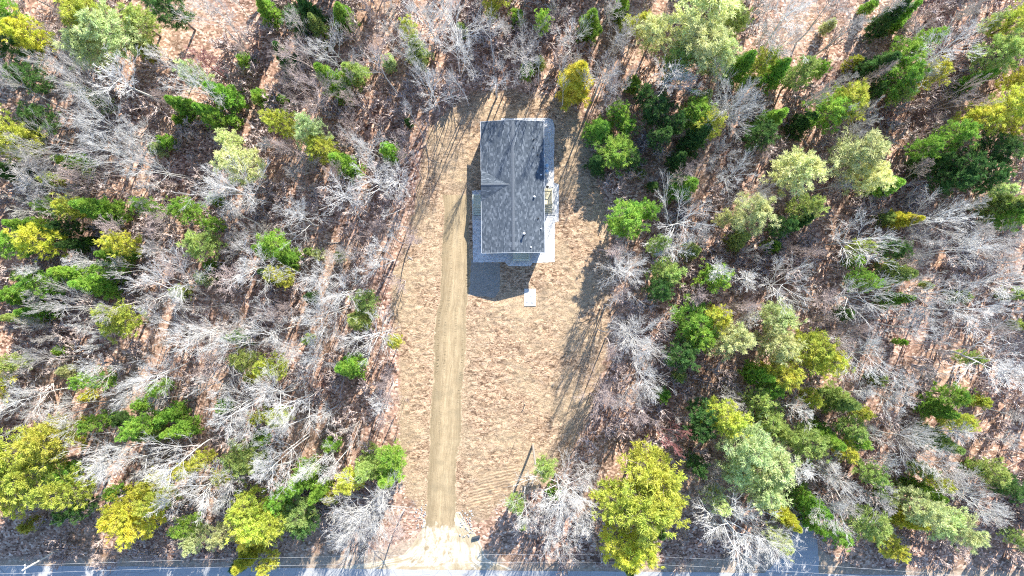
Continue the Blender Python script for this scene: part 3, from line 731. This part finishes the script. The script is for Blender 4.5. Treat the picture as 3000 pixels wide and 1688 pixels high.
def pine_arrays(seed, H, Rr, style='pine'):
    rg = np.random.RandomState(seed)
    trunk = grow(rg, np.zeros((1, 3)), UP[None] + rg.normal(size=(1, 3)) * .03, np.array([H]), 9, .1, .03)
    tr = tubes(trunk, np.array([.013 * H + .04]), np.array([.03]), 7)
    dz = {'pine': .62, 'spruce': .42, 'bush': .30}[style]; zb = {'pine': .30, 'spruce': .10, 'bush': .08}[style]
    zs = np.arange(H * zb, H * .985, dz); S = []; D = []; L = []
    for z in zs:
        u = (z / H - zb) / (1 - zb)
        if style == 'pine': prof = math.sqrt(max(0, 1 - (max(0, u - .25) / .78) ** 2.1)) * (.7 + .3 * min(1, u / .25)); nl = 5; el = rg.uniform(.1, .45) + .35 * u
        elif style == 'spruce': prof = (1 - u) ** .85 + .03; nl = 8; el = -.12 + .45 * u
        else: prof = math.sqrt(max(0, 1 - (u - .3) ** 2 / .52)); nl = 7; el = .2 + .6 * u
        if style == 'pine': prof *= rg.uniform(.75, 1.15)
        a0 = rg.uniform(0, 6.28)
        for j in range(nl):
            a = a0 + j * 6.283 / nl + rg.normal() * .22; e = el + rg.normal() * .10
            l = Rr * prof * rg.uniform(.5, 1.25) * (1 if rg.rand() > .12 else .5)
            i = min(8, z / H * 8); i0 = int(i); w = i - i0; c = trunk[0, i0] * (1 - w) + trunk[0, min(8, i0 + 1)] * w
            S.append((c[0], c[1], z)); D.append((math.cos(a) * math.cos(e), math.sin(a) * math.cos(e), math.sin(e))); L.append(max(l, .25))
    S, D, L = map(np.array, (S, D, L))
    P1 = grow(rg, S, D, L, 5, .06 if style != 'spruce' else .03, .07)
    wood = [tubes(P1, np.maximum(.014 * L, .012), np.full(len(L), .010), 3)]
    k2 = {'pine': 8, 'spruce': 9, 'bush': 6}[style]
    p, d, t, b_ = kids(rg, P1, k2, .22, 1.0, .45, 1.0)
    d = norm(d * [1, 1, .45] + UP * (.18 if style == 'pine' else .0)); Ln = L[b_] * (.46 - .26 * t) * rg.uniform(.7, 1.2, len(t)) + .12
    P2_ = grow(rg, p, d, Ln, 3, .04, .08); wood.append(tubes(P2_, np.full(len(Ln), .014), np.full(len(Ln), .008), 3))
    k3 = {'pine': 3, 'spruce': 4, 'bush': 4}[style]; sp = {'pine': .95, 'spruce': .6, 'bush': .9}[style]
    p3, d3, t3, b3 = kids(rg, P2_, k3, .3, 1.0, .2, .9)
    g3 = rg.rand(24, 24, 24); cell = .62 if style == 'pine' else .42
    q3 = (np.floor(p3 / cell + 12 + np.sin(p3[:, ::-1] * 2.1) * .4).astype(int)) % 24; kp = g3[q3[:, 0], q3[:, 1], q3[:, 2]] > (.36 if style == 'pine' else .24)
    p3, d3 = p3[kp], d3[kp]
    tl = {'pine': .40, 'spruce': .28, 'bush': .22}[style]; nb = {'pine': 7, 'spruce': 6, 'bush': 7}[style]
    V, F = tufts(rg, p3, d3, nb + 1, tl, tl * .22, .3 if style != 'spruce' else .05, sp)
    V2, F2 = tufts(rg, P1[:, -1], norm(P1[:, -1] - P1[:, -2]), 12, tl, tl * .22, .3, sp)
    return tr, join(wood), join([(V, F), (V2, F2)])

# meshes
BARE = {}
def add_bare(key, **kw):
    tr, cr = bare_arrays(**kw); a = np_mesh('bare_trunk', *tr, smooth=True); b_ = np_mesh('bare_crown', *cr)
    for m_ in (a, b_): m_.materials.append(M['bark'])
    rad = np.percentile(np.hypot(cr[0][:, 0], cr[0][:, 1]), 93); BARE.setdefault(key, []).append((a, b_, kw['H'], rad))
for i in range(5): add_bare('broad', seed=20 + i, H=14, stems=1 + (i % 2), n1=13 if i % 2 == 0 else 7, t0=.36, k=(7, 6, 4), l1=.50, jit=.085, spread=(.45, .95), curl=.07)
for i in range(4): add_bare('slim', seed=40 + i, H=14, n1=15, t0=.5, k=(6, 5, 4), l1=.30, spread=(.3, .65), jit=.09, curl=.07)
for i in range(3): add_bare('fan', seed=60 + i, H=12, stems=3, n1=7, t0=.3, k=(6, 5, 4), l1=.38, spread=(.25, .6), curl=.08, jit=.08)
for i in range(3): add_bare('star', seed=160 + i, H=14, stems=1 + (i == 1) * 2, n1=12, t0=.26, k=(7, 6, 4), l1=.54, jit=.10, spread=(.6, 1.2), curl=.06, limb=1.7, tw=.010)
for i in range(3): add_bare('tall', seed=180 + i, H=16, n1=13, t0=.62, k=(4, 4, 2), l1=.25, spread=(.3, .75), jit=.09, curl=.07, tw=.008)
for i in range(3): add_bare('small', seed=80 + i, H=6, stems=2, n1=7, t0=.25, k=(5, 4, 3), l1=.42, spread=(.3, .7), tw=.009, jit=.1)
EVER = {}
def add_ever(key, seed, H, Rr, style):
    tr, wd, lf = pine_arrays(seed, H, Rr, style)
    a = np_mesh('trunk', *tr, smooth=True); b_ = np_mesh('limbs', *wd); c = np_mesh('foliage', *lf)
    a.materials.append(M['bark']); b_.materials.append(M['bark']); c.materials.append(M['needles'])
    EVER.setdefault(key, []).append((a, b_, c, H, Rr))
for i in range(5): add_ever('pine', 100 + i, 14, 3.3, 'pine')
for i in range(4): add_ever('spruce', 120 + i, 10, 2.0, 'spruce')
for i in range(4): add_ever('bush', 140 + i, 4.5, 1.3, 'bush')

# ------------------------------------------------------------------ tree lists (pixel of the crown centre, crown radius in pixels, tone)
# evergreen tones: Y yellow-green, G bright green, D dark green, S pale sage, O golden, L olive
EV = '''90,100,52,O 25,115,58,D 20,40,40,G 250,40,68,Y 330,92,76,S 268,140,66,S 408,62,50,L 392,110,24,G 500,30,55,D 717,178,20,G 580,230,38,S 645,272,34,G 513,300,28,G 590,325,30,G
630,350,28,G 528,353,14,G 684,353,16,G 490,415,18,G 462,437,18,S 672,404,30,S 715,480,62,S 40,392,68,Y 82,420,40,Y 124,352,45,D 202,473,30,G 10,505,30,D 90,225,48,D 250,280,25,L 148,524,20,L 425,150,20,Y
765,20,30,G 870,65,42,D 901,30,30,D 925,82,28,L 990,32,32,G 832,170,28,D 968,230,38,G 1030,195,32,L 760,283,22,G 828,291,13,G 1200,85,28,Y 1220,140,32,L 1438,20,28,Y 1352,90,17,L
838,357,40,Y 905,402,46,S 950,440,44,Y 1003,482,34,G 1033,497,18,G 1135,431,28,G 1140,182,20,S 1197,360,10,D
1515,50,20,G 1590,65,26,G 1733,62,34,G 1822,20,24,G 1838,70,20,Y 1873,75,28,Y 1923,95,50,S 2063,55,98,S 2020,120,78,S 2095,175,54,S 2140,65,45,L 1978,190,48,L 1695,226,50,O
1543,205,20,G 1580,185,16,L 1807,330,34,G 1752,375,36,G 1834,370,28,G 1803,436,60,G 1855,470,32,D 1755,478,28,D 1923,330,48,D 1920,404,30,D 1965,370,34,D 2045,330,52,G 2064,372,44,Y 2045,408,34,D
1998,467,25,D 2013,543,38,G 2176,187,36,G 2230,183,38,Y 2192,240,14,G 2223,390,48,D 1858,248,20,G 1880,275,25,D 2063,290,28,L 1912,545,14,D 1880,509,12,L
2545,20,16,G 2620,50,30,D 2658,32,26,G 2630,75,14,G 2630,116,9,G 2428,75,15,S 2642,163,48,G 2580,178,38,D 2708,112,28,G 2708,230,42,Y 2640,240,54,G 2630,284,24,L 2499,187,18,Y 2290,202,34,G
2393,206,24,G 2335,230,42,L 2483,295,56,Y 2417,335,54,G 2363,362,30,D 2560,268,24,D 2270,342,32,G 2970,66,50,Y 2910,66,24,S 2930,163,62,L 2856,233,24,G 2980,233,34,Y 2872,350,52,Y 2961,311,58,Y
2990,365,48,Y 2794,408,48,G 2708,431,34,G 2825,486,54,D 2786,520,52,D 2910,440,58,D 2890,530,44,D 2930,556,24,S 2335,505,74,S 2515,466,80,S 2545,512,48,S 2611,528,36,G 2740,470,30,D
148,606,32,G 218,606,38,Y 280,617,38,G 435,610,28,G 552,621,44,G 630,586,18,G 70,660,30,G 132,700,54,O 47,718,46,G 202,664,30,D 214,707,25,D 357,718,38,Y 330,746,28,G 268,715,14,G 598,711,46,L
626,660,25,G 218,796,34,G 264,835,38,G 334,785,28,G 311,850,14,G 136,835,44,G 70,812,20,L 23,858,34,G 97,913,25,G 66,925,25,L 618,777,15,G 525,855,22,L 602,812,20,S 350,952,54,Y
179,1026,15,G 295,1115,34,G 684,990,24,G 470,1130,24,G 39,1060,30,L 194,1091,18,S 719,1056,35,L 738,1107,18,Y
810,715,40,G 763,742,25,G 841,761,28,G 833,812,34,Y 794,812,25,D 930,746,15,S 992,753,14,L 911,870,18,D 1066,882,40,L 1047,936,34,L 1156,998,24,Y 903,994,14,L 810,1080,38,Y 1020,1080,34,G 903,738,12,L
1844,648,60,G 1891,617,34,G 1800,655,26,G 1922,726,30,L 1949,796,50,L 1937,847,40,D 2085,812,44,G 2038,734,26,L 2206,633,64,S 2120,645,24,S 2287,668,34,D 2260,722,20,G 2353,606,44,L 2350,652,25,D 2175,703,28,L
2020,936,58,G 2097,936,44,Y 2000,1045,50,D 2050,990,48,G 2116,1002,58,S 1992,1107,18,L 2280,930,54,S 2280,1002,58,S 2361,1020,62,Y 2415,1065,48,Y 2291,1085,54,Y 2233,1103,30,G
2658,637,26,O 2592,641,20,L 2514,730,28,L 2611,730,34,D 2503,765,18,G 2518,812,34,G 2646,796,38,L 2631,882,24,G 2471,917,20,D 2813,870,20,L 2716,835,12,L 2969,641,44,G 2960,600,38,L
2969,862,20,L 2639,1002,10,G 2573,1107,20,L 2833,1045,24,L 2988,952,15,L
58,1319,75,Y 155,1288,68,Y 117,1378,74,Y 31,1455,60,Y 10,1397,48,Y 214,1444,58,Y 233,1494,34,D 82,1541,18,Y 187,1390,40,G 288,1238,32,G 350,1230,22,D 400,1245,30,G 439,1230,36,G 486,1214,26,G
424,1280,30,L 525,1261,28,G 253,1160,16,Y 408,1187,18,G 653,1191,20,G 373,1475,54,O 350,1514,40,O 420,1533,54,O 459,1463,44,Y 447,1409,30,Y 552,1541,34,G 571,1568,34,S 595,1346,28,Y 544,1374,28,Y 334,1444,22,G
701,1335,48,L 736,1358,44,L 670,1381,30,O 759,1288,22,G 872,1405,38,G 930,1443,25,G 825,1459,40,G 728,1475,50,Y 755,1533,60,Y 736,1564,50,O 814,1533,50,Y 872,1506,54,L 903,1533,34,D 717,1630,34,O 787,1642,28,Y
697,1657,20,D 658,1564,38,S 1144,1343,44,G 1132,1397,36,G 1074,1366,38,L 1012,1412,38,Y 969,1455,20,Y 969,1300,22,G 818,1218,32,Y 767,1214,24,Y
1885,1372,84,Y 1785,1475,64,Y 1890,1462,92,Y 1950,1478,66,Y 1820,1590,72,O 1888,1600,52,Y 1838,1658,26,L 1918,1556,30,D 2116,1214,58,Y 2175,1285,74,S 2233,1358,78,S 2175,1378,58,S 2240,1425,64,S 2058,1261,40,D
2058,1203,44,D 2040,1358,30,D 2213,1172,34,L 2252,1222,48,L 2291,1261,34,L 2256,1140,34,G 2370,1164,28,Y 2357,1300,54,L 2380,1483,34,G 2390,1541,24,G 2310,1514,30,O 2097,1448,34,S 2280,1583,34,S 1938,1156,20,G
1594,1377,34,L 1513,1474,28,L 1528,1540,13,L 1621,1443,20,G
2468,1176,38,L 2522,1207,26,Y 2491,1253,38,L 2514,1296,26,G 2425,1280,34,G 2468,1315,30,Y 2775,1160,42,G 2767,1203,30,G 2794,1234,34,Y 2763,1292,32,L 2872,1176,18,Y 2553,1385,34,L
2697,1378,28,L 2747,1413,26,Y 2712,1444,28,G 2677,1475,54,S 2736,1514,58,S 2794,1533,54,S 2670,1537,34,O 2580,1451,18,G 2444,1564,30,G 2541,1533,54,L 2600,1591,38,Y 2903,1378,40,L 2957,1420,40,D 2980,1572,25,L 2856,1374,20,G'''
BA = '''180,50,62,p 620,60,85,g 690,20,40,g 500,150,50,w 608,190,42,r 190,210,72,g 215,262,80,g 370,240,62,w 570,262,70,w 262,352,88,w 130,420,78,g 400,400,58,w 450,280,38,p 340,450,80,w 440,480,70,w 110,480,55,g
250,480,58,p 120,535,60,g 230,545,60,p 640,540,70,w 60,270,58,g 30,200,40,g 700,110,40,p 860,30,50,g 980,140,68,w 890,165,60,p 930,262,72,p 1010,240,48,g 1110,130,58,p 1155,72,60,w 1250,60,80,w
1330,60,88,w 1330,150,72,w 1215,130,58,w 1440,120,78,t 1450,205,60,t 1262,262,66,w 1120,200,50,t 1060,300,48,p 870,235,52,p 1100,430,64,w 1092,520,70,w 1160,530,50,w 880,478,44,w 860,450,55,p 960,535,52,p 1180,420,46,p
1010,380,44,p 780,400,38,w 1085,25,50,p 1035,90,40,p 1490,60,45,g 1530,110,55,g 1630,30,48,g 1690,110,60,w 1780,40,44,g 1820,105,52,g 1760,240,52,g 1660,165,45,p 1530,180,48,g 1558,250,36,p 1840,222,55,g
1800,270,38,p 1960,240,52,g 2012,232,44,w 2152,290,86,w 2120,440,54,g 1840,535,28,p 2170,505,68,w 2200,560,58,g 2000,505,44,p 2222,30,58,g 2232,112,44,g 2100,228,36,w 1920,30,30,p 2330,60,108,w 2290,125,66,g 2440,32,70,g 2470,100,58,g
2640,15,44,w 2800,150,104,w 2742,230,50,g 2840,272,62,p 2440,250,44,g 2400,272,38,g 2540,330,58,g 2480,380,48,g 2830,385,32,g 2970,105,34,g 2860,30,44,g 2980,15,40,g 2690,525,48,p 2440,540,40,g 2255,425,44,p 2560,220,44,p 2700,60,50,p
150,600,60,g 50,600,38,w 60,800,60,w 300,690,58,p 420,722,48,g 280,762,55,w 342,780,48,w 450,650,52,p 530,762,60,p 500,832,88,w 440,852,58,w 400,620,38,g 700,640,50,g 700,705,44,g 200,900,68,g 300,885,58,g
280,992,60,w 440,950,38,g 560,965,78,w 500,1005,48,w 130,1062,58,g 282,1082,55,w 30,1080,44,w 430,1092,80,w 620,985,60,w 705,930,58,g 610,1062,58,p 680,820,48,p 562,900,56,g 120,880,40,g 100,975,48,g
702,560,82,w 866,640,66,w 732,682,55,g 742,782,76,w 1012,585,56,w 1150,580,58,w 940,800,68,w 982,852,80,w 960,905,80,w 1090,985,76,w 990,740,48,g 1112,752,60,w 1182,700,44,p 1040,680,48,p 902,962,60,w
782,972,66,w 692,1022,74,w 842,1022,58,w 905,1055,58,w 1000,1020,40,g 820,920,48,p 870,535,38,g 1130,650,38,p 1160,820,34,p 2012,642,96,w 1962,722,48,w 2062,702,48,g 1832,802,64,w 1800,885,48,p 2122,762,55,w
2222,822,55,w 2312,832,74,w 2210,742,42,g 1882,992,84,w 1902,1092,70,w 1802,1005,42,p 2062,892,48,p 2152,902,54,p 2182,962,48,w 2350,732,48,p 2002,722,34,g 1782,722,42,p 2532,702,80,w 2742,642,74,w 2702,702,58,g 2542,872,84,w
2542,1042,84,w 2622,942,44,w 2702,872,68,w 2802,742,78,w 2892,702,68,g 2952,822,78,w 2852,905,88,w 2702,962,58,w 2882,972,58,g 2772,1022,48,g 2922,1052,98,w 2990,762,48,w 2442,962,58,p 2502,982,48,p 2722,1092,38,g 2822,622,48,g
2960,702,48,g 2412,882,36,p 2682,782,48,g 62,1172,70,w 192,1212,58,w 372,1150,42,w 332,1322,74,w 382,1372,70,w 292,1352,48,w 532,1332,74,w 592,1432,80,w 532,1462,58,w 432,1362,48,w 592,1132,50,w 702,1182,90,w 732,1252,58,w
642,1452,38,g 482,1172,38,g 102,1212,38,p 200,1500,28,g 782,1182,98,w 872,1182,80,w 862,1252,58,w 822,1332,88,w 802,1392,58,w 932,1362,60,w 982,1352,48,w 1022,1262,48,g 1082,1202,60,w 1122,1142,48,p 962,1202,48,w
1062,1502,108,w 1102,1422,58,w 1022,1582,58,w 1152,1562,58,p 640,1500,58,w 992,1492,48,w 1122,1262,46,p 1172,1180,28,p 682,1402,38,g 1642,1455,98,w 1642,1562,68,w 1702,1582,58,w 1542,1482,56,w 1882,1162,58,g 1852,1232,54,p
1972,1302,54,r 1990,1212,28,g 1752,1182,56,p 1782,1132,56,p 2152,1172,44,w 2322,1202,48,w 2102,1400,48,g 2162,1562,108,w 2232,1582,78,w 2122,1532,58,w 2362,1412,60,w 2102,1462,38,g 2282,1302,28,g 1712,1382,38,g
2652,1152,60,w 2542,1172,44,w 2572,1282,48,w 2662,1302,74,w 2692,1282,48,g 2832,1292,54,w 2962,1312,48,w 2952,1212,42,g 2592,1392,54,w 2432,1372,38,w 2462,1402,58,w 2442,1502,58,w 2562,1452,54,g 2742,1352,58,w 2782,1402,48,g
2852,1482,78,w 2822,1592,48,p 2922,1542,58,w 2882,1452,48,p 2600,1560,18,w 2502,1462,48,g 2992,1130,44,w 1350,215,40,t 1385,150,44,t 1300,205,40,t 1480,170,38,t 1235,215,36,t 1590,150,40,t 1640,205,36,t 1705,150,36,t 1735,215,34,t 1785,200,34,t 1665,250,30,t 1800,120,36,t 1815,900,40,t 1790,985,38,t
1125,690,36,t 1150,640,36,t 1080,745,34,t 1790,1185,36,t 1110,470,34,t 1195,470,30,t 1200,330,34,t'''
def parse(s):
    out = []
    for w in s.split():
        a, b_, c, d = w.split(','); out.append((int(a), int(b_), int(c), d))
    return out
EVL, BAL = parse(EV), parse(BA)

LM = [('the house roof', 1500, 480), ('the small white concrete pad', 1552, 870), ('the driveway mouth', 1290, 1600), ('the pole in the yard', 1562, 1303), ('the boulder in the right woods', 2388, 838),
      ('the lone pale yellow pine', 350, 952), ('the golden pine at far left', 132, 700), ('the yellow spruce above the roof', 1695, 226), ('the top left corner', 0, 0), ('the top right corner', 3000, 0),
      ('the bottom right corner', 3000, 1688), ('the bright green pine by the roof', 1803, 436), ('the huge pale pine at the top', 2063, 55), ('the diagonal row of pines', 930, 410),
      ('the yellow pine mass at lower left', 110, 1360), ('the orange pines at lower left', 385, 1510), ('the yellow pines over the road', 755, 1560), ('the huge yellow pine', 1885, 1450),
      ('the pale pines at lower right', 2200, 1330), ('the long olive spruce', 1945, 800), ('the pale pine right of the yard', 2206, 633), ('the white fan tree at upper right', 2800, 150),
      ('the pale pine pair at right', 2430, 490), ('the dark pines at the right edge', 2850, 500), ('the yellow pines at right', 2370, 1045), ('the top of the driveway', 1335, 575),
      ('the white fan tree at right', 2922, 1052), ('the cream pines at lower right', 2735, 1505), ('the white tree over the verge', 1062, 1500), ('the green clump left of the driveway', 820, 750),
      ('the small lone green pine', 717, 178), ('the green pines at lower left', 420, 1240), ('the pine by the lower driveway', 1140, 1360), ('the pale pine at upper left', 715, 480),
      ('the yellow pine at upper left', 40, 392), ('the big white trees above the roof', 1330, 90), ('the white trees at lower left', 780, 1180)]
ORD = ['', 'second', 'third', 'fourth', 'fifth', 'sixth', 'seventh', 'eighth', 'ninth', 'tenth', 'eleventh', 'twelfth']
DIRS = ['right of', 'above right of', 'above', 'above left of', 'left of', 'below left of', 'below', 'below right of']
def make_labels(items):
    """items: (px, py, description) -> one label each: look, direction, nearest landmark, order"""
    buck = {}; out = [None] * len(items)
    for i, (x, y, d) in enumerate(items):
        k = min(range(len(LM)), key=lambda q: (LM[q][1] - x) ** 2 + (LM[q][2] - y) ** 2); dx, dy = x - LM[k][1], LM[k][2] - y; r = math.hypot(dx, dy)
        dr = 'at' if r < 14 else DIRS[int(round(math.degrees(math.atan2(dy, dx)) / 45)) % 8]
        buck.setdefault((k, dr, d), []).append((r, i))
    for (k, dr, d), v in buck.items():
        v.sort()
        for n, (r, i) in enumerate(v):
            o = '' if len(v) == 1 else (', nearest' if n == 0 else f', {ORD[n]}')
            out[i] = f'{d}{o} {dr} {LM[k][0]}' if len(v) > 1 else f'{d} {dr} {LM[k][0]}'
    return out
TONE = dict(Y='yellow-green', G='bright green', D='dark green', S='pale sage', O='golden yellow', L='olive green')
ECOL = dict(Y=(.66, .65, .10), G=(.36, .54, .075), D=(.13, .24, .06), S=(.70, .74, .34), O=(.76, .68, .08), L=(.46, .54, .15))
rt = random.Random(77)
ev_items = []
for x, y, r, t in EVL:
    kind = 'pine' if r >= 40 else ('spruce' if r >= 24 else 'bush')
    size = {'pine': 'huge' if r > 72 else ('broad' if r > 50 else 'medium'), 'spruce': 'small', 'bush': 'tiny young'}[kind]
    ev_items.append((x, y, f"{size} {TONE[t]} {'pine' if kind != 'bush' else 'evergreen'}"))
ev_labels = make_labels(ev_items)
BT = dict(t='tall straight', w='white-limbed', g='grey', p='pinkish grey', r='red-twigged')
BCOL = dict(t=(.60, .57, .54), w=(.76, .725, .675), g=(.60, .555, .51), p=(.58, .465, .42), r=(.50, .22, .21))
ba_items = [(x, y, f"{'wide' if r >= 70 else ('mid-sized' if r >= 50 else 'slender')} {BT[t]} leafless tree") for x, y, r, t in BAL]
ba_labels = make_labels(ba_items)

def place_ever(x, y, r, t, label=None, group=True, h=None):
    kind = 'pine' if r >= 40 else ('spruce' if r >= 24 else 'bush')
    if kind == 'spruce' and t in 'SY' or (kind == 'spruce' and rt.random() < .35): use = 'pine'
    else: use = kind
    if (x, y) == (1695, 226): use = 'spruce'
    tr, wd, lf, H0, R0 = rt.choice(EVER[use])
    if h is None:
        h = {'pine': 7.6 + r * .075, 'spruce': 5.5 + r * .12, 'bush': 1.6 + r * .13}[kind] * rt.uniform(.9, 1.12)
        if (x, y) == (1695, 226): h = 13.5
        if kind == 'pine' and t in 'GDL': h *= .86
        if 1640 < x < 1905 and 300 < y < 500: h *= .58
        elif 1640 < x < 1905 and 500 < y < 720: h *= .85
    zc = h * .62; wx, wy = P2(x, y, zc); rm = r * (CAM_H - zc) / FPX * 1.08; sx = rm / R0; sz = h / H0
    root = empty({'pine': 'pine_tree', 'spruce': 'young_pine_tree', 'bush': 'evergreen_sapling'}[kind], (wx, wy, -.05), rt.uniform(0, 6.28))
    root.scale = (sx, sx, sz)
    if label: tag(root, label, 'evergreen tree' if kind != 'bush' else 'sapling', {'pine': 'large evergreens in the woods', 'spruce': 'smaller evergreens in the woods', 'bush': 'young evergreens on the forest floor'}[kind])
    k = rt.uniform(.82, 1.15); c = ECOL[t]
    for nm, me in (('trunk', tr), ('crown', lf)):
        o = bpy.data.objects.new(nm, me); col.objects.link(o); o.parent = root
        if nm == 'crown':
            o.color = (min(1, c[0] * k * rt.uniform(.92, 1.08)), c[1] * k, c[2] * k, 1)
            q = bpy.data.objects.new('limbs', wd); col.objects.link(q); q.parent = o; q.color = (.22, .18, .15, 1)
        else: o.color = (.24, .19, .16, 1)
    return root
STAR = {(1642, 1455), (1062, 1502), (2162, 1562), (1882, 992), (2012, 642), (1330, 60), (1092, 520), (1090, 985), (2312, 832), (2542, 872), (1832, 802), (1262, 262), (2152, 290), (2532, 702)}
def place_bare(x, y, r, t, label=None):
    if t == 't': key = 'tall'; h = rt.uniform(14, 17.5)
    elif (x, y) in STAR: key = 'star'; h = 12.5 + r * .03
    elif r >= 66: key = 'broad'; h = 12.5 + r * .035
    elif r >= 50: key = rt.choice(['broad', 'fan', 'slim']); h = 12 + rt.uniform(-1, 2)
    elif r >= 34: key = rt.choice(['slim', 'fan']); h = 10 + rt.uniform(-1.5, 2.5)
    else: key = 'small'; h = 5.5 + rt.uniform(-1, 2)
    tr, cr, H0, R0 = rt.choice(BARE[key]); zc = h * (.84 if key == 'tall' else .74); wx, wy = P2(x, y, zc); rm = r * (CAM_H - zc) / FPX * 1.1
    root = empty('bare_tree', (wx, wy, -.05), rt.uniform(0, 6.28)); sx = rm / R0; root.scale = (sx, sx, h / H0)
    if label: tag(root, label, 'bare tree', 'leafless trees in the woods')
    c = BCOL[t]; k = rt.uniform(.85, 1.12)
    for nm, me, kk in (('trunk', tr, .92), ('crown', cr, 1)):
        o = bpy.data.objects.new(nm, me); col.objects.link(o); o.parent = root; o.color = (min(1, c[0] * k * kk), min(1, c[1] * k * kk), min(1, c[2] * k * kk), 1)
    return root
for (x, y, r, t), lab in zip(EVL, ev_labels): place_ever(x, y, r, t, lab)
for (x, y, r, t), lab in zip(BAL, ba_labels): place_bare(x, y, r, t, lab)
# a band of trees just beyond the frame (their shadows reach in)
ro = random.Random(5); n_out = 0
for i in range(400):
    x, y = ro.uniform(-330, 3330), ro.uniform(-300, 1560)
    if 0 - 60 < x < 3060 and y > -60: continue
    if n_out >= 75: break
    n_out += 1
    if ro.random() < .4: o = place_ever(x, y, ro.uniform(30, 80), ro.choice('YGGDLS'))
    else: o = place_bare(x, y, ro.uniform(45, 90), ro.choice('wgp'))
    ev = 'bare' not in o.name
    side = 'above the top edge' if y <= -60 else ('beyond the left edge' if x < 0 else 'beyond the right edge')
    tag(o, f"{'evergreen' if ev else 'leafless'} tree standing just {side} of the picture", 'evergreen tree' if ev else 'bare tree', f"{'evergreens' if ev else 'leafless trees'} {side} of the picture")

# ------------------------------------------------------------------ undergrowth: one uncountable mass of brush
rb_ = np.random.RandomState(9)
base = []
for i in range(5):
    tr, cr = bare_arrays(seed=200 + i, H=1.0, stems=3, n1=6, t0=.2, k=(4, 3), l1=.5, spread=(.3, .8), tw=.0026)
    base.append(join([(tr[0] * 1, tr[1]), cr]))
NB = 1700; px = rb_.uniform(-120, 3120, NB * 2); py = rb_.uniform(-120, 1640, NB * 2)
wx = (px - 1500) * CAM_H / FPX; wy = (844 - py) * CAM_H / FPX
ok = sdf(CLEAR, wx, wy) < -.6
ok &= (sdf(SHOULDER, wx, wy) < 0.0) & (sdf(DRV, wx, wy) < -5.5)
lowf = np.sin(wx * .21 + 1.3) * np.cos(wy * .17) + np.sin(wx * .07 - wy * .11); ok &= (lowf + rb_.uniform(-1, 1, NB * 2)) > -.45
idx = np.where(ok)[0][:NB]; Vs = []; Fs = []; o_ = 0
for j, i in enumerate(idx):
    V, F = base[j % 5]; h = rb_.uniform(1.6, 4.2); a = rb_.uniform(0, 6.28); ca, sa = math.cos(a), math.sin(a); w = h * rb_.uniform(.8, 1.3)
    W = np.empty_like(V); W[:, 0] = (V[:, 0] * ca - V[:, 1] * sa) * w + wx[i]; W[:, 1] = (V[:, 0] * sa + V[:, 1] * ca) * w + wy[i]; W[:, 2] = V[:, 2] * h
    Vs.append(W); Fs.append(F + o_); o_ += len(V)
me = np_mesh('undergrowth', np.vstack(Vs), np.vstack(Fs)); me.materials.append(M['bark'])
o = link_mesh('undergrowth', me); o.color = (.58, .475, .43, 1)
tag(o, 'pinkish grey leafless brush and saplings covering the forest floor', 'undergrowth', None, 'stuff')
print('trees', len(EVL), len(BAL), 'brush faces', len(me.polygons))
